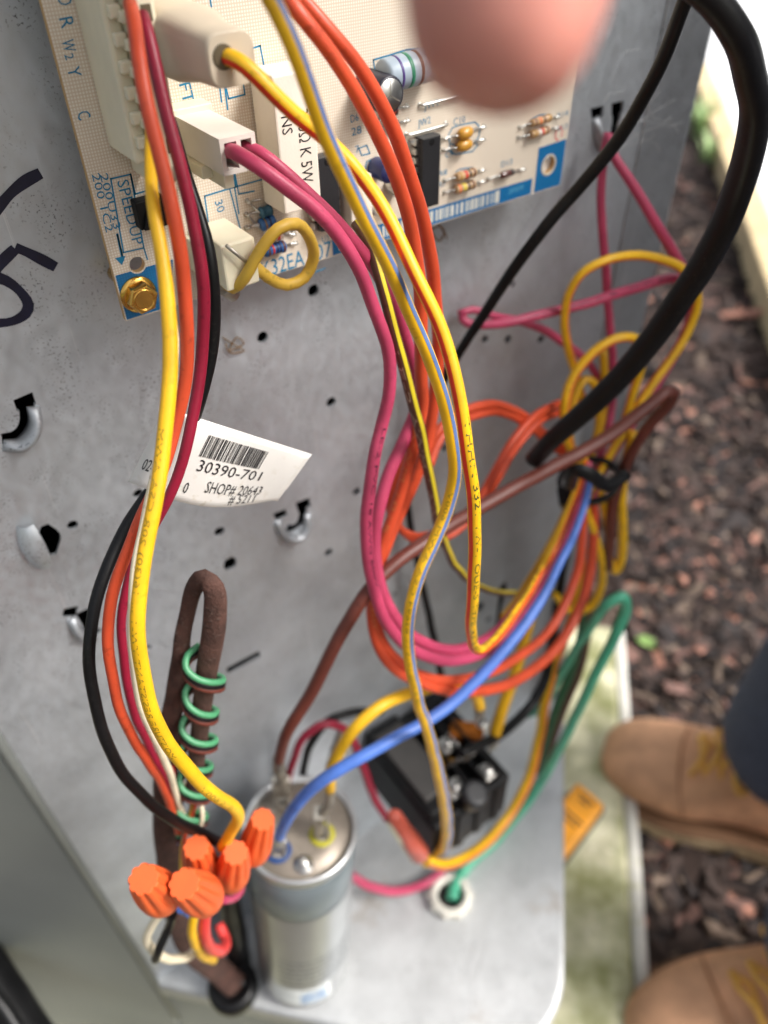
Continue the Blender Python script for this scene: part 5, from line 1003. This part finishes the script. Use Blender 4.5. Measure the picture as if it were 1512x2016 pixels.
# ------------------------------------------------------------------ the person in tan work boots
suede = mat('tan_nubuck', srgb(210, 160, 124), .8, var=.26, vscale=34, bump=.25, bscale=420, speck=srgb(140, 96, 66), sscale=150, samount=.7); solem = mat('sand_sole', srgb(186, 166, 132), .75, var=.15, bump=.2, speck=srgb(96, 80, 62), sscale=120)
welt = mat('welt_brown', srgb(120, 88, 62), .8); lacem = mat('yellow_lace', srgb(232, 180, 84), .7, var=.2, vscale=300, bump=.5, bscale=1500); denim = mat('navy_denim', srgb(70, 77, 100), .85, var=.2, vscale=200, bump=.3, bscale=1400)
pp = thing('person', 'person in tan lace-up work boots and dark jeans standing on the mulch', 'person', H(1500, 1750, 0))
ANK = []
def boot(toe, heel_dir, lab):
    T0 = Vector(toe); A_ = Vector((heel_dir.x, heel_dir.y, 0)).normalized(); Sd = Vector((-A_.y, A_.x, 0)); n_ = 28; sq = lambda x: x if x < 72 else 72+(x-72)*.8
    st = [(2,16,34,40),(8,29,26,52),(22,41,24,64),(45,48,24,71),(72,51,24,76),(96,50,24,85),(116,46,24,100),(136,42,24,120),(158,40,24,140),(195,39,24,152),(235,38,24,152),(268,34,24,140),(290,26,26,120),(302,12,40,90)]
    R = []
    for s, hw, lo, hi in st:
        ring = []; s = sq(s)
        for i in range(n_):
            t = math.tau*i/n_; c, q = math.cos(t), math.sin(t); u = math.copysign(abs(c)**.75, c)*hw; v = math.copysign(abs(q)**.8, q)
            zz = (lo+hi)/2+v*(hi-lo)/2; narrow = 1-.35*max(0, (zz-60)/90); ring.append(T0+A_*s+Sd*u*narrow+UZ*zz)
        R.append(ring)
    up = MB(); up.rings(R); b_ = build(up, 'boot', suede, pp, T0+A_*150, sub=1)
    def outline(k, z):
        P = [(-3,0),(4,26),(18,42),(42,52),(75,56),(110,53),(150,45),(200,41),(250,42),(285,38),(303,24),(308,0)]
        C = catmull([(x, y, 0) for x, y in P], 6); pts_ = [(x, y) for x, y, _ in C]+[(x, -y) for x, y, _ in C[::-1][1:-1]]
        return [T0+A_*(130+(sq(x)-130)*(1+k*.012))+Sd*y*(1+k*.045)+UZ*z for x, y in pts_]
    so2 = MB(); so2.rings([outline(-.6, 1), outline(0, 5), outline(.2, 20), outline(0, 25), outline(-.8, 27)][::1]); build(so2, 'sole', solem, b_)
    we = MB(); we.rings([outline(.35, 25.5), outline(.5, 27.5), outline(.1, 29.5), outline(-1.2, 30)]); build(we, 'welt', welt, b_)
    sm2 = MB()                                                   # toe-cap seam
    P = []
    for t in np.linspace(.05, math.pi-.05, 15): P.append(T0+A_*(88-16*math.sin(t))+Sd*50*math.cos(t)+UZ*(50+31*math.sin(t)**.8))
    sm2.tube(P, 1.3, 6); build(sm2, 'seam', mat('suede_seam', srgb(176, 128, 94), .8), b_)
    for k in range(4):
        s = 86+k*11; z_ = 90+k*14; P = [T0+A_*(s-3)+Sd*-25+UZ*(z_-7), T0+A_*(s+3)+Sd*-12+UZ*(z_+4), T0+A_*(s+2)+UZ*(z_+7), T0+A_*(s-1)+Sd*12+UZ*(z_+4), T0+A_*(s+5)+Sd*25+UZ*(z_-6)]
        P = [Vector(c) for c in catmull([tuple(p) for p in P], 4)]; l_ = MB(); l_.tube(P, 2.2, 8); P2_ = [T0+A_*(2*s+2-(p-T0).dot(A_)+6)+Sd*(p-T0).dot(Sd)+UZ*(p.z+2) for p in P]; l_.tube(P2_, 2.1, 8); build(l_, 'lace', lacem, b_)
    l_ = MB()
    for sgn in (-1, 1):
        for q in (1.0, .6): P = [T0+A_*132+UZ*122, T0+A_*(122-8*q)+Sd*sgn*22*q+UZ*124, T0+A_*(122)+Sd*sgn*42*q+UZ*108, T0+A_*132+Sd*sgn*26*q+UZ*108, T0+A_*134+UZ*121]; l_.tube([Vector(c) for c in catmull([tuple(p) for p in P], 4)], 2.8, 8)
    build(l_, 'lace_bow', lacem, b_); ANK.append((T0+A_*158, A_)); return b_
t1 = H(1170, 1506, 0); t1.z = -3; d1 = H(1512, 1640, 0)-H(1240, 1540, 0); boot(t1, d1, 'a')
t2 = H(1222, 2104, 0); t2.z = -3; d2 = H(1512, 1985, 0)-H(1262, 2062, 0); boot(t2, d2, 'b')
(a1, A1), (a2, A2) = ANK; hip = (a1+a2)/2+A1*60; perp = (a1-a2); perp.z = 0; perp.normalize()
V = [hip+UZ*940, hip+UZ*860+perp*95, hip+UZ*860-perp*95, a1*.6+hip*.4+UZ*480+perp*30-A1*30, a2*.6+hip*.4+UZ*480-perp*30-A2*30, a1+UZ*240, a2+UZ*240, a1+UZ*98-A1*2, a2+UZ*98-A2*2, hip+UZ*1040]
E = [(0,1),(0,2),(1,3),(2,4),(3,5),(4,6),(5,7),(6,8),(0,9)]
grow('trousers', V, E, [(150,110), 92, 92, 76, 76, 66, 66, 72, 72, (150,105)], denim, pp, hip)
